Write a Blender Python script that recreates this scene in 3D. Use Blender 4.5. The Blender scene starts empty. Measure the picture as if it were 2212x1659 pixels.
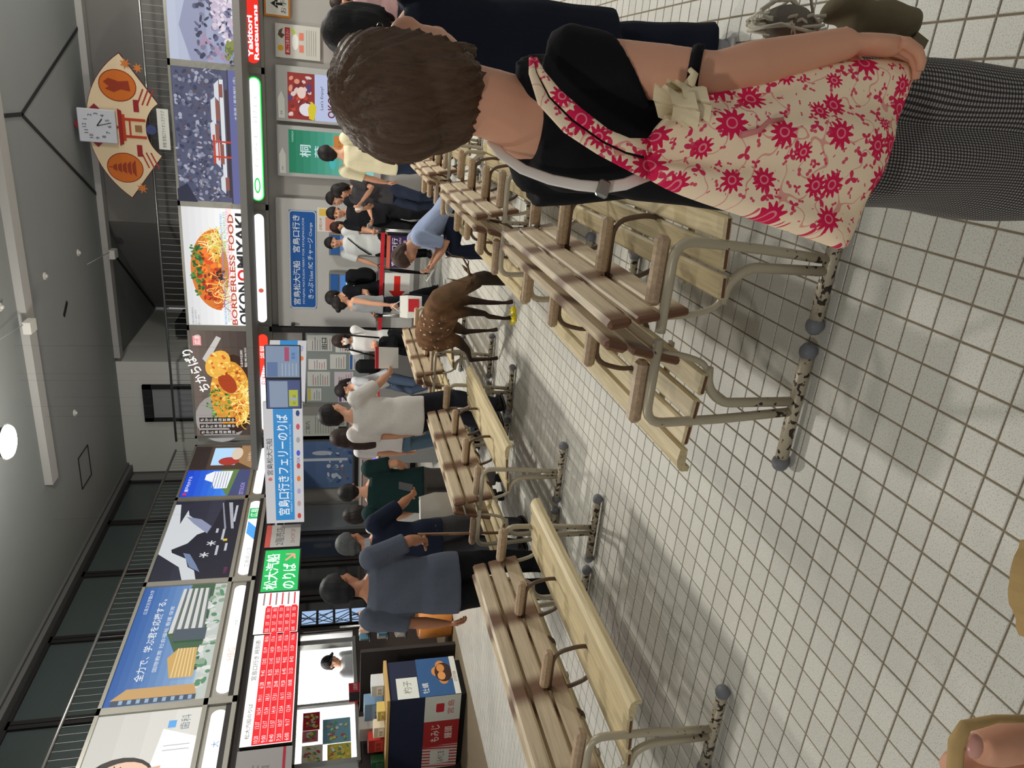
import bpy, bmesh, math, random
import numpy as np
from mathutils import Vector, Matrix, Euler
R = math.radians
SC = bpy.context.scene
COL = SC.collection

# ---------------------------------------------------------------- camera, world, lights, exposure
# room axes: +X along the back wall to the right, +Y into the hall, +Z up. The photo is stored lying on its side.
CAM_H, PITCH, YAW, FPX = 1.64, 0.24685, R(21.78), 1569.13
fw = Vector((-math.sin(YAW), math.cos(YAW), 0)); rt = Vector((math.cos(YAW), math.sin(YAW), 0)); zz = Vector((0, 0, 1))
cf = fw*math.cos(PITCH) - zz*math.sin(PITCH); cu = fw*math.sin(PITCH) + zz*math.cos(PITCH)
cd_ = bpy.data.cameras.new('camera'); cam = bpy.data.objects.new('camera', cd_); COL.objects.link(cam)
m = Matrix.Identity(4)
for i, v in enumerate((-cu, rt, -cf)):
    for j in range(3): m[j][i] = v[j]
m[0][3], m[1][3], m[2][3] = 0, 0, CAM_H
cam.matrix_world = m
cd_.sensor_fit = 'HORIZONTAL'; cd_.sensor_width = 36.0; cd_.lens = 36.0*FPX/2212; cd_.clip_start = 0.02; cd_.clip_end = 200
SC.camera = cam
vs = SC.view_settings
vs.view_transform = 'Standard'; vs.look = 'None'; vs.gamma = 1.0; vs.use_curve_mapping = False; vs.exposure = 0.0
w = bpy.data.worlds.new('world'); SC.world = w; w.use_nodes = True
w.node_tree.nodes['Background'].inputs[0].default_value = (0.95, 0.97, 0.95, 1); w.node_tree.nodes['Background'].inputs[1].default_value = 0.36
LAMPS = [(-3.83, 7.93, 4.95, 1.45), (-4.2, 2.6, 4.95, 0.45), (2.4, 9.4, 4.95, 1.65), (2.0, 4.4, 4.95, 0.42), (-1.6, -2.2, 4.95, 0.45), (3.4, 12.2, 4.95, 1.3)]  # only the first is in view; the last is added to brighten the back
LAMP_W = 108.0
def at(x, y, d):
    """point d metres ahead of the lens (along the floor) through photo pixel x, y"""
    v = cf + rt*((829.5 - y)/FPX) + cu*(-(x - 1106)/FPX)
    h = v.dot(fw)
    return Vector((0, 0, CAM_H)) + v*(d/h)
def atz(x, y, z):
    v = cf + rt*((829.5 - y)/FPX) + cu*(-(x - 1106)/FPX)
    return Vector((0, 0, CAM_H)) + v*((z - CAM_H)/v.z)
def aty(x, y, Y):
    v = cf + rt*((829.5 - y)/FPX) + cu*(-(x - 1106)/FPX)
    return Vector((0, 0, CAM_H)) + v*(Y/v.y)
def atx(x, y, X):
    v = cf + rt*((829.5 - y)/FPX) + cu*(-(x - 1106)/FPX)
    return Vector((0, 0, CAM_H)) + v*(X/v.x)
def topix(p):
    q = Vector(p) - Vector((0, 0, CAM_H)); d = q.dot(cf)
    return (1106 - FPX*q.dot(cu)/d, 829.5 - FPX*q.dot(rt)/d, d)

# ---------------------------------------------------------------- helpers
def lin(c):
    c = [x/255.0 for x in c[:3]]
    return tuple((x/12.92 if x <= 0.04045 else ((x+0.055)/1.055)**2.4) for x in c)
MATS = {}
def mat(name, rgb=(128, 128, 128), rough=0.6, metal=0.0, emit=0.0, noise=0.0, scale=20.0, bump=0.0, spec=0.4, trans=0.0, alpha=1.0, sheen=0.0):
    if name in MATS: return MATS[name]
    mt = bpy.data.materials.new(name); mt.use_nodes = True; nt = mt.node_tree; b = nt.nodes['Principled BSDF']
    c = lin(rgb)
    b.inputs['Base Color'].default_value = (*c, 1); b.inputs['Roughness'].default_value = rough; b.inputs['Metallic'].default_value = metal
    b.inputs['Specular IOR Level'].default_value = spec
    if trans: b.inputs['Transmission Weight'].default_value = trans
    if alpha < 1: b.inputs['Alpha'].default_value = alpha
    if sheen: b.inputs['Sheen Weight'].default_value = sheen
    if emit: b.inputs['Emission Color'].default_value = (*c, 1); b.inputs['Emission Strength'].default_value = emit
    if noise or bump:
        tc = nt.nodes.new('ShaderNodeTexCoord'); n = nt.nodes.new('ShaderNodeTexNoise'); n.inputs['Scale'].default_value = scale; n.inputs['Detail'].default_value = 4
        nt.links.new(tc.outputs['Object'], n.inputs['Vector'])
        if noise:
            mx = nt.nodes.new('ShaderNodeMix'); mx.data_type = 'RGBA'
            mx.inputs['A'].default_value = (*[x*(1-noise) for x in c], 1); mx.inputs['B'].default_value = (*[min(1, x*(1+noise)) for x in c], 1)
            nt.links.new(n.outputs['Fac'], mx.inputs['Factor']); nt.links.new(mx.outputs['Result'], b.inputs['Base Color'])
        if bump:
            bp = nt.nodes.new('ShaderNodeBump'); bp.inputs['Strength'].default_value = bump; bp.inputs['Distance'].default_value = 0.01
            nt.links.new(n.outputs['Fac'], bp.inputs['Height']); nt.links.new(bp.outputs['Normal'], b.inputs['Normal'])
    MATS[name] = mt
    return mt
def print_mat(name, emit, rough=0.5):
    if name in MATS: return MATS[name]
    mt = bpy.data.materials.new(name); mt.use_nodes = True; nt = mt.node_tree; b = nt.nodes['Principled BSDF']
    a = nt.nodes.new('ShaderNodeAttribute'); a.attribute_name = 'Col'
    b.inputs['Roughness'].default_value = rough; b.inputs['Specular IOR Level'].default_value = 0.2
    if emit:
        b.inputs['Base Color'].default_value = (0.02, 0.02, 0.02, 1)
        nt.links.new(a.outputs['Color'], b.inputs['Emission Color']); b.inputs['Emission Strength'].default_value = emit
    else:
        nt.links.new(a.outputs['Color'], b.inputs['Base Color'])
    MATS[name] = mt
    return mt

def tag(o, label=None, cat=None, group=None, kind=None):
    if label: o['label'] = label
    if cat: o['category'] = cat
    if group: o['group'] = group
    if kind: o['kind'] = kind
    return o
def empty(name, loc=(0, 0, 0), rz=0.0):
    o = bpy.data.objects.new(name, None); COL.objects.link(o); o.location = loc; o.rotation_euler = (0, 0, rz); o.empty_display_size = 0.1
    return o
def thing(name, label, cat, loc=(0, 0, 0), rz=0.0, group=None):
    return tag(empty(name, loc, rz), label, cat, group)
def copy_tree(o, parent=None):
    c = o.copy(); COL.objects.link(c); c.parent = parent
    for ch in list(o.children): copy_tree(ch, c)
    return c

class MB:
    """collects shapes; build() links them as one mesh object"""
    def __init__(s): s.v = []; s.f = []; s.sm = []
    def add(s, vs_, fs, smooth=False):
        o = len(s.v); s.v += [tuple(p) for p in vs_]; s.f += [tuple(i+o for i in f) for f in fs]; s.sm += [smooth]*len(fs)
        return s
    def box(s, c, d, rot=None, bev=0.0):
        """c centre, d full size"""
        hx, hy, hz = d[0]/2, d[1]/2, d[2]/2
        if bev <= 0:
            vs_ = [Vector((x, y, z)) for x in (-hx, hx) for y in (-hy, hy) for z in (-hz, hz)]
            fs = [(0, 1, 3, 2), (4, 6, 7, 5), (0, 4, 5, 1), (2, 3, 7, 6), (0, 2, 6, 4), (1, 5, 7, 3)]
        else:
            b = min(bev, hx*.98, hy*.98, hz*.98); vs_ = []; idx = {}
            for sx in (-1, 1):
                for sy in (-1, 1):
                    for sz in (-1, 1):
                        for a in range(3):
                            p = [sx*hx, sy*hy, sz*hz]
                            for k in range(3):
                                if k != a: p[k] -= (sx, sy, sz)[k]*b
                            idx[(sx, sy, sz, a)] = len(vs_); vs_.append(Vector(p))
            fs = []
            for a in range(3):
                o1, o2 = (a+1) % 3, (a+2) % 3
                for sg in (-1, 1):
                    q = []
                    for s1, s2 in ((-1, -1), (1, -1), (1, 1), (-1, 1)):
                        k = [0, 0, 0]; k[a] = sg; k[o1] = s1; k[o2] = s2; q.append(idx[(*k, a)])
                    fs.append(tuple(q) if sg > 0 else tuple(q[::-1]))
                for s1 in (-1, 1):
                    for s2 in (-1, 1):
                        q = []
                        for sg in (-1, 1):
                            k = [0, 0, 0]; k[a] = sg; k[o1] = s1; k[o2] = s2
                            q.append((idx[(*k, o1)], idx[(*k, o2)]))
                        f = (q[0][0], q[1][0], q[1][1], q[0][1])
                        fs.append(f if s1*s2 < 0 else f[::-1])
            for sx in (-1, 1):
                for sy in (-1, 1):
                    for sz in (-1, 1):
                        t = tuple(idx[(sx, sy, sz, a)] for a in range(3))
                        fs.append(t if sx*sy*sz > 0 else t[::-1])
        if rot is not None: vs_ = [rot @ p for p in vs_]
        return s.add([Vector(c)+p for p in vs_], fs)
    def loft(s, rings, cap=True, closed=True, smooth=True):
        n = len(rings[0]); vs_ = [p for r in rings for p in r]; fs = []
        for i in range(len(rings)-1):
            for j in range(n if closed else n-1):
                k = (j+1) % n
                fs.append((i*n+j, i*n+k, (i+1)*n+k, (i+1)*n+j))
        o = len(s.v); s.add(vs_, fs, smooth)
        if cap:
            s.f += [tuple(o+j for j in range(n))[::-1], tuple(o+(len(rings)-1)*n+j for j in range(n))]; s.sm += [False, False]
        return s
    def tube(s, pts, r, n=8, cap=True, up=None, flat=1.0):
        pts = [Vector(p) for p in pts]; rr = r if hasattr(r, '__len__') else [r]*len(pts)
        rings = []; side = None
        for i, p in enumerate(pts):
            t = (pts[min(i+1, len(pts)-1)] - pts[max(i-1, 0)])
            if t.length < 1e-9: t = Vector((0, 0, 1))
            t.normalize()
            if side is None:
                a = Vector(up) if up else (Vector((0, 0, 1)) if abs(t.z) < .9 else Vector((1, 0, 0)))
                side = t.cross(a).normalized()
            else:
                side = (side - t*side.dot(t))
                side = side.normalized() if side.length > 1e-6 else t.orthogonal().normalized()
            bn = side.cross(t)
            rings.append([p + side*(rr[i]*math.cos(2*math.pi*k/n)) + bn*(rr[i]*flat*math.sin(2*math.pi*k/n)) for k in range(n)])
        return s.loft(rings, cap)
    def cyl(s, a, b, r, n=12, r2=None): return s.tube([a, b], [r, r if r2 is None else r2], n)
    def ball(s, c, r, n=10, m_=7, rot=None):
        r = r if hasattr(r, '__len__') else (r, r, r); c = Vector(c)
        vs_ = []; fs = []
        for i in range(m_+1):
            th = math.pi*i/m_
            for k in range(n):
                ph = 2*math.pi*k/n
                p = Vector((r[0]*math.sin(th)*math.cos(ph), r[1]*math.sin(th)*math.sin(ph), r[2]*math.cos(th)))
                vs_.append(c + (rot @ p if rot is not None else p))
        for i in range(m_):
            for k in range(n):
                k2 = (k+1) % n
                if i == 0: fs.append((k, (i+1)*n+k, (i+1)*n+k2))
                elif i == m_-1: fs.append((i*n+k, (i+1)*n+k, i*n+k2))
                else: fs.append((i*n+k, (i+1)*n+k, (i+1)*n+k2, i*n+k2))
        return s.add(vs_, fs, True)
    def prism(s, poly, a, thick):
        """poly: 3D points of a planar outline; extruded by vector a*thick"""
        a = Vector(a)*thick; n = len(poly); p0 = [Vector(p) for p in poly]
        vs_ = p0 + [p+a for p in p0]
        fs = [tuple(range(n))[::-1], tuple(range(n, 2*n))] + [(i, (i+1) % n, n+(i+1) % n, n+i) for i in range(n)]
        return s.add(vs_, fs)
    def mesh(s, name):
        me = bpy.data.meshes.new(name); me.from_pydata(s.v, [], s.f)
        me.polygons.foreach_set('use_smooth', s.sm); me.update()
        return me
    def build(s, name, material, parent=None, loc=None):
        me = s.mesh(name); o = bpy.data.objects.new(name, me); COL.objects.link(o)
        if material: me.materials.append(material)
        if parent: o.parent = parent
        if loc is not None: o.location = loc
        return o
def bx(name, c, d, material, parent=None, bev=0.0, rot=None):
    return MB().box(c, d, rot, bev).build(name, material, parent)

# flat print: polygons and lettering laid on a panel, colours held in a colour attribute
TXT = {}
def glyphs(body, bold=0.0):
    k = (body, bold)
    if k in TXT: return TXT[k]
    cu_ = bpy.data.curves.new('lettering', 'FONT'); cu_.body = body; cu_.size = 1.0; cu_.resolution_u = 2; cu_.offset = bold; cu_.fill_mode = 'FRONT'
    o = bpy.data.objects.new('lettering', cu_)
    me = bpy.data.meshes.new_from_object(o)
    vs_ = np.empty(len(me.vertices)*3, np.float32); me.vertices.foreach_get('co', vs_); vs_ = vs_.reshape(-1, 3)[:, :2]
    fs = [tuple(p.vertices) for p in me.polygons]
    bpy.data.meshes.remove(me); bpy.data.objects.remove(o); bpy.data.curves.remove(cu_)
    TXT[k] = (vs_, fs)
    return TXT[k]
class Print:
    def __init__(s): s.p = []; s.f = []; s.c = []; s.layer = 0
    def poly(s, pts, c, step=True):
        if step: s.layer += 1
        o = len(s.p); h = s.layer; s.p += [(a, b, h) for a, b in pts]; s.f.append(tuple(range(o, o+len(pts)))); s.c.append(lin(c)); return s
    def rect(s, u0, v0, u1, v1, c): return s.poly([(u0, v0), (u1, v0), (u1, v1), (u0, v1)], c)
    def grad(s, u0, v0, u1, v1, c0, c1, n=8):
        s.layer += 1
        for i in range(n):
            a, b = v0+(v1-v0)*i/n, v0+(v1-v0)*(i+1)/n; t = (i+.5)/n
            s.poly([(u0, a), (u1, a), (u1, b), (u0, b)], [x+(y-x)*t for x, y in zip(c0, c1)], False)
        return s
    def pill(s, u0, v0, u1, v1, c, n=8):
        r = (v1-v0)/2; pts = []
        for i in range(n+1): a = -math.pi/2+math.pi*i/n; pts.append((u1-r+r*math.cos(a), v0+r+r*math.sin(a)))
        for i in range(n+1): a = math.pi/2+math.pi*i/n; pts.append((u0+r+r*math.cos(a), v0+r+r*math.sin(a)))
        return s.poly(pts, c)
    def rrect(s, u0, v0, u1, v1, r, c, n=4):
        pts = []
        for cx, cy, a0 in ((u1-r, v0+r, -90), (u1-r, v1-r, 0), (u0+r, v1-r, 90), (u0+r, v0+r, 180)):
            for i in range(n+1): a = R(a0+90*i/n); pts.append((cx+r*math.cos(a), cy+r*math.sin(a)))
        return s.poly(pts, c)
    def ell(s, cx, cy, rx, ry, c, n=20, rot=0.0):
        ca, sa = math.cos(rot), math.sin(rot)
        return s.poly([(cx+rx*math.cos(t)*ca-ry*math.sin(t)*sa, cy+rx*math.cos(t)*sa+ry*math.sin(t)*ca) for t in [2*math.pi*i/n for i in range(n)]], c)
    def stroke(s, pts, w_, c):
        s.layer += 1
        for i in range(len(pts)-1):
            (a, b), (e, f) = pts[i], pts[i+1]; dx, dy = e-a, f-b; L = math.hypot(dx, dy) or 1; nx, ny = -dy/L*w_/2, dx/L*w_/2
            s.poly([(a-nx, b-ny), (e-nx, f-ny), (e+nx, f+ny), (a+nx, b+ny)], c, False)
        return s
    def text(s, body, u, v, h, c, width=None, bold=0.0, align='L', rot=0.0):
        """h: height of the lettering; width: fit to this width"""
        vs_, fs = glyphs(body, bold)
        if not len(vs_): return s
        s.layer += 1
        x0, x1 = vs_[:, 0].min(), vs_[:, 0].max(); y0, y1 = vs_[:, 1].min(), vs_[:, 1].max()
        ky = h/(y1-y0); kx = width/(x1-x0) if width else ky
        dx = {'L': 0, 'C': -.5, 'R': -1}[align]*(x1-x0)*kx
        P_ = np.stack([(vs_[:, 0]-x0)*kx+dx, (vs_[:, 1]-y0)*ky], 1)
        if rot: P_ = P_ @ np.array([[math.cos(rot), math.sin(rot)], [-math.sin(rot), math.cos(rot)]])
        o = len(s.p); s.p += [(a+u, b+v, s.layer) for a, b in P_.tolist()]; s.f += [tuple(i+o for i in f) for f in fs]; s.c += [lin(c)]*len(fs)
        return s
    def build(s, name, material, parent, origin, ux, nrm, uy=(0, 0, 1), step=0.0004):
        origin, ux, uy, nrm = Vector(origin), Vector(ux), Vector(uy), Vector(nrm)
        me = bpy.data.meshes.new(name); me.from_pydata([origin+ux*a+uy*b+nrm*(h*step) for a, b, h in s.p], [], s.f)
        ca = me.color_attributes.new('Col', 'FLOAT_COLOR', 'CORNER'); arr = []
        for p, c in zip(s.f, s.c): arr += [c[0], c[1], c[2], 1.0]*len(p)
        ca.data.foreach_set('color', arr)
        me.materials.append(material); o = bpy.data.objects.new(name, me); COL.objects.link(o); o.parent = parent
        return o
# ---------------------------------------------------------------- shared materials
M_white = mat('white_paint', (214, 212, 206), .6)
M_frame = mat('billboard_frame_metal', (150, 148, 140), .4, .3, noise=.12, scale=4)
M_dark = mat('dark_metal', (48, 46, 46), .45, .4)
M_black = mat('black_plastic', (20, 20, 22), .45)
M_steel = mat('brushed_steel', (165, 165, 160), .32, .85)
M_wallgrey = mat('wall_grey_panel', (168, 164, 160), .5, noise=.05, scale=3)
M_upper = mat('upper_wall_grey', (120, 118, 116), .8, noise=.05, scale=2)
M_ceil = mat('ceiling_grey', (142, 146, 146), .85, noise=.04, scale=1.5)
M_beam = mat('beam_grey', (176, 174, 172), .7)
M_seam = mat('ceiling_joint_dark', (34, 36, 38), .8)
P_back = print_mat('backlit_print', 1.15)
P_dim = print_mat('backlit_print_soft', 0.85)
P_led = print_mat('led_sign_print', 1.3)
P_scr = print_mat('screen_print', 0.8)
P_flat = print_mat('paper_print', 0)
XL, YB, ZB0, ZB1, ZC = -6.66, 13.5, 2.66, 4.12, 5.52

def tile_material():
    mt = bpy.data.materials.new('floor_tile_ceramic'); mt.use_nodes = True; nt = mt.node_tree; b = nt.nodes['Principled BSDF']; L = nt.links.new
    g = nt.nodes.new('ShaderNodeNewGeometry')
    n1 = nt.nodes.new('ShaderNodeTexNoise'); n1.inputs['Scale'].default_value = 260; n1.inputs['Detail'].default_value = 3; L(g.outputs['Position'], n1.inputs['Vector'])
    r = nt.nodes.new('ShaderNodeValToRGB'); r.color_ramp.elements[0].position = .33; r.color_ramp.elements[0].color = (.34, .325, .285, 1)
    r.color_ramp.elements[1].position = .46; r.color_ramp.elements[1].color = (.60, .585, .535, 1); L(n1.outputs['Fac'], r.inputs['Fac'])
    sn = nt.nodes.new('ShaderNodeVectorMath'); sn.operation = 'SNAP'; sn.inputs[1].default_value = (.100122, .100122, 10)
    of = nt.nodes.new('ShaderNodeVectorMath'); of.operation = 'ADD'; of.inputs[1].default_value = (.6858+.05*0, -1.6241, 0); L(g.outputs['Position'], of.inputs[0]); L(of.outputs[0], sn.inputs[0])
    wn = nt.nodes.new('ShaderNodeTexWhiteNoise'); L(sn.outputs[0], wn.inputs['Vector'])
    mr = nt.nodes.new('ShaderNodeMapRange'); mr.inputs['To Min'].default_value = .93; mr.inputs['To Max'].default_value = 1.04; L(wn.outputs['Value'], mr.inputs['Value'])
    n2 = nt.nodes.new('ShaderNodeTexNoise'); n2.inputs['Scale'].default_value = .9; L(g.outputs['Position'], n2.inputs['Vector'])
    m2 = nt.nodes.new('ShaderNodeMapRange'); m2.inputs['To Min'].default_value = .88; m2.inputs['To Max'].default_value = 1.08; L(n2.outputs['Fac'], m2.inputs['Value'])
    mu = nt.nodes.new('ShaderNodeMath'); mu.operation = 'MULTIPLY'; L(mr.outputs[0], mu.inputs[0]); L(m2.outputs[0], mu.inputs[1])
    hs = nt.nodes.new('ShaderNodeHueSaturation'); L(r.outputs['Color'], hs.inputs['Color']); L(mu.outputs[0], hs.inputs['Value']); L(hs.outputs['Color'], b.inputs['Base Color'])
    b.inputs['Roughness'].default_value = .42; b.inputs['Specular IOR Level'].default_value = .35
    bp = nt.nodes.new('ShaderNodeBump'); bp.inputs['Strength'].default_value = .25; bp.inputs['Distance'].default_value = .002; L(n1.outputs['Fac'], bp.inputs['Height']); L(bp.outputs['Normal'], b.inputs['Normal'])
    return mt
M_tile = tile_material()
M_grout = mat('grout_brown', (126, 112, 92), .95, noise=.2, scale=30)

# ---------------------------------------------------------------- floor with its tiles
floor = tag(MB().box((-3.5, 6.0, -.0535), (17, 17, .10)).build('floor', M_grout), kind='structure')
T, TX, TY = .100122, -.6858, 1.6241
def tile_mb(mb, cx, cy, dz=0.0):
    h = (T-.0056)/2; e = .002
    v = [(cx+sx*h, cy+sy*h, -.006) for sx, sy in ((-1, -1), (1, -1), (1, 1), (-1, 1))] + [(cx+sx*h, cy+sy*h, dz-e) for sx, sy in ((-1, -1), (1, -1), (1, 1), (-1, 1))] + [(cx+sx*(h-e), cy+sy*(h-e), dz) for sx, sy in ((-1, -1), (1, -1), (1, 1), (-1, 1))]
    f = [(i, (i+1) % 4, 4+(i+1) % 4, 4+i) for i in range(4)] + [(4+i, 4+(i+1) % 4, 8+(i+1) % 4, 8+i) for i in range(4)] + [(8, 9, 10, 11)]
    mb.add(v, f)
cells = []
for i in range(-61, 38):
    for j in range(-14, 119):
        cx, cy = TX+(i+.5)*T, TY+(j+.5)*T
        if cx < -6.62 or cy > 13.48: continue
        px, py, d = topix((cx, cy, 0))
        vis = d > .3 and 0 < px < 2212 and 0 < py < 1659 and not (py < 470 and px > 1850)
        cells.append((0 if vis else 1, d if vis else 99, cx, cy))
cells.sort()
tm = MB(); tile_mb(tm, 0, 0); tme = tm.mesh('tile'); tme.materials.append(M_tile)
rest = MB()
for k, (a, d, cx, cy) in enumerate(cells):
    if k < 300:
        o = bpy.data.objects.new('tile', tme); COL.objects.link(o); o.parent = floor; o.location = (cx, cy, 0)
    else: tile_mb(rest, cx, cy)
tag(rest.build('tile_field', M_tile, floor), kind='stuff')

# ---------------------------------------------------------------- walls, upper storey, ceiling
def struct(o): return tag(o, kind='structure')
struct(bx('wall_back', (-1.3, YB+.2, ZB1/2-.02), (10.6, .3, ZB1-.04), M_wallgrey))
# left wall: solid over the doors and the shop, piers between the openings
M_pier = mat('door_frame_bronze', (62, 58, 56), .4, .5)
wl = struct(bx('wall_left', (XL-.2, 8.2, (ZB0+ZB1)/2-.05), (.3, 10.8, ZB1-ZB0+.1), M_pier))
struct(bx('wall_upper_back', (.1, 14.35, (ZC+3)/2), (5.4, .1, ZC-3), M_upper))
a, b = Vector((-2.6, 14.3, 0)), Vector((-5.1, 17.6, 0)); dv = b-a
struct(MB().box(((a.x+b.x)/2, (a.y+b.y)/2+.05, (ZC+3)/2), (dv.length, .08, ZC-3), Matrix.Rotation(math.atan2(dv.y, dv.x), 3, 'Z')).build('wall_upper_slant', M_upper))
M_boxwall = mat('upper_room_white', (214, 214, 208), .7, noise=.04, scale=2)
struct(bx('wall_upper_room', (-6.35, 15.9, (ZC+3)/2), (2.34, 3.6, ZC-3), M_boxwall))
d1 = struct(bx('door_1', (-6.02, 14.085, 4.42), (.60, .05, 1.02), mat('door_grey', (150, 152, 156), .6)))
fr = MB(); fr.box((-6.36, 14.07, 4.5), (.08, .08, 1.2)).box((-5.68, 14.07, 4.5), (.08, .08, 1.2)).box((-6.02, 14.07, 5.02), (.76, .08, .16)); fr.build('door_frame', M_seam, d1)
dkr = struct(bx('wall_upper_opening', (-4.95, 15.9, 4.35), (.3, 1.0, .7), M_seam))
# clerestory on the left, behind the railing
wlc = struct(bx('wall_upper_left', (-7.62, 8.2, (ZC+3)/2), (.1, 12.0, ZC-3), M_upper))
M_nightglass = mat('night_window_glass', (66, 76, 76), .3, 0, spec=.6)
for k in range(7):
    y0 = 3.2+k*1.5
    wn_ = struct(bx('window_%d' % (k+1), (-7.55, y0+.75, 4.75), (.04, 1.38, 1.24), M_nightglass))
    f2 = MB(); f2.box((-7.53, y0+.03, 4.75), (.07, .07, 1.3)).box((-7.53, y0+1.47, 4.75), (.07, .07, 1.3)).box((-7.53, y0+.75, 5.4), (.07, 1.5, .07)).box((-7.53, y0+.75, 4.12), (.07, 1.5, .07)); f2.build('window_frame', M_dark, wn_)
cg = MB(); cg.box((-7.44, 8.2, ZC-.05), (.16, 12.0, .10)).box((-7.36, 8.2, ZC-.015), (.1, 12, .05)); struct(cg.build('trim_1', mat('cornice_grey', (98, 98, 98), .6)))
struct(bx('floor_mezzanine', (-2.2, 15.2, 2.95), (11.2, 5.6, .1), M_upper)); struct(bx('floor_mezzanine_left', (-7.25, 8.2, 2.95), (1.0, 11.4, .1), M_upper))
struct(bx('ceiling', (-3.2, 7.5, ZC+.06), (14.5, 23, .12), M_ceil))
bm1 = struct(bx('trim_2', (-2.0, 14.16, ZC-.05), (6.2, .20, .10), M_beam))
bm2 = struct(bx('trim_3', (-1.55, 10.3, ZC-.05), (8.1, .24, .10), M_beam))
for k, (x, y, lb) in enumerate(((-2.86, 11.24, 'small white smoke detector on the ceiling by the ridge joint'), (-2.85, 12.76, 'small white smoke detector near the far ceiling beam'), (-5.15, 11.66, 'small white smoke detector beside the ceiling hatch'), (-2.87, 9.7, 'small white smoke detector on the near side of the ceiling beam'))):
    t = thing('smoke_detector', lb, 'detector', (x, y, ZC)); MB().cyl((0, 0, 0), (0, 0, -.02), .055, 14, .05).build('base', M_white, t); MB().cyl((0, 0, -.02), (0, 0, -.045), .03, 12, .02).build('sensor', M_white, t)
t = thing('ceiling_vent', 'short dark slot vent in the ceiling between the beams', 'vent', (-3.52, 11.88, ZC)); bx('slot', (0, 0, -.006), (.26, .06, .012), M_black, t, rot=Matrix.Rotation(.9, 3, 'Z'))
for x, y, lb in ((-3.15, 14.16, 'white junction box on the far ceiling beam'), (-3.23, 10.1, 'white junction box on the near ceiling beam')):
    t = thing('junction_box', lb, 'box', (x, y, ZC-.10)); bx('case', (0, -.02, -.05), (.16, .22, .10), M_white, t, .008); MB().cyl((.05, -.13, -.02), (.05, -1.1, .07), .006, 6).build('conduit', M_beam, t)
def seam(name, pts, w_=.05):
    mb = MB()
    for p, q in zip(pts, pts[1:]):
        p, q = Vector((*p, ZC-.004)), Vector((*q, ZC-.004)); d = q-p
        mb.box((p+q)/2, (d.length, w_, .012), Matrix.Rotation(math.atan2(d.y, d.x), 3, 'Z'))
    return struct(mb.build(name, M_seam))
seam('trim_4', [(-.70, 7.0), (-.72, 11.25), (-2.1, 14.06)]); seam('trim_5', [(-.72, 11.25), (.47, 14.06)]); seam('trim_6', [(-3.0, 14.3), (-5.1, 17.5)])
# ceiling hatch outline and the foot of the roof brace
seam('trim_7', [(-6.45, 12.05), (-5.9, 12.05), (-5.9, 11.55), (-6.45, 11.55), (-6.45, 12.05)], .02)

# railing along the top of the billboards
M_rail = mat('rail_steel', (150, 150, 148), .3, .8); M_bal = mat('baluster_grey', (140, 140, 138), .5, .4)
def railing(name, label, p0, p1, n):
    t = thing(name, label, 'railing', (0, 0, 0), group=None); p0, p1 = Vector(p0), Vector(p1)
    MB().tube([p0+zz*.36, p1+zz*.36], .022, 8).build('handrail', M_rail, t)
    bmsh = MB().box((0, 0, .18), (.006, .006, .36)).mesh('baluster'); bmsh.materials.append(M_bal)
    for i in range(n):
        o = bpy.data.objects.new('baluster', bmsh); COL.objects.link(o); o.parent = t; o.location = p0+(p1-p0)*((i+.5)/n)
    return t
railing('balcony_railing', 'thin steel balcony railing above the food and shrine billboards', (-6.62, YB+.1, ZB1), (2.6, YB+.1, ZB1), 84)
railing('balcony_railing', 'thin steel balcony railing above the castle and city billboards', (XL-.1, 3.6, ZB1), (XL-.1, 13.5, ZB1), 90)

# ceiling lamps: one round flood lamp in view, the rest unseen
M_glow = mat('lamp_diffuser', (255, 250, 240), .5, emit=14.0)
for k, (x, y, z, s_) in enumerate(LAMPS):
    t = thing('ceiling_lamp', 'unseen round white flood lamp hanging over the benches and the hall edge', 'lamp', (x, y, z), group='round flood lamps under the ceiling')
    if k == 0: t['label'] = 'round white flood lamp hanging near the ceiling hatch, over the shop side'
    MB().loft([[(r_*math.cos(2*math.pi*i/20), r_*math.sin(2*math.pi*i/20), h) for i in range(20)] for r_, h in ((.10, .20), (.13, .18), (.16, .04), (.20, .0))]).build('housing', M_dark, t)
    MB().cyl((0, 0, .2), (0, 0, ZC-z), .018, 8).build('stem', M_dark, t)
    MB().loft([[(r_*math.cos(2*math.pi*i/20), r_*math.sin(2*math.pi*i/20), h) for i in range(20)] for r_, h in ((.185, -.003), (.17, -.03), (.10, -.045), (.01, -.05))]).build('diffuser', M_glow, t)
    ld = bpy.data.lights.new('lamp_light', 'AREA'); ld.shape = 'DISK'; ld.size = .36; ld.energy = LAMP_W*s_; ld.color = (1.0, .97, .88)
    lo = bpy.data.objects.new('lamp_light', ld); COL.objects.link(lo); lo.parent = t; lo.location = (0, 0, -.06)
    ld = bpy.data.lights.new('lamp_glow', 'POINT'); ld.shadow_soft_size = .14; ld.energy = LAMP_W*s_*.9; ld.color = (1.0, .97, .88); lo = bpy.data.objects.new('lamp_glow', ld); COL.objects.link(lo); lo.parent = t; lo.location = (0, 0, -.21)

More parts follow.
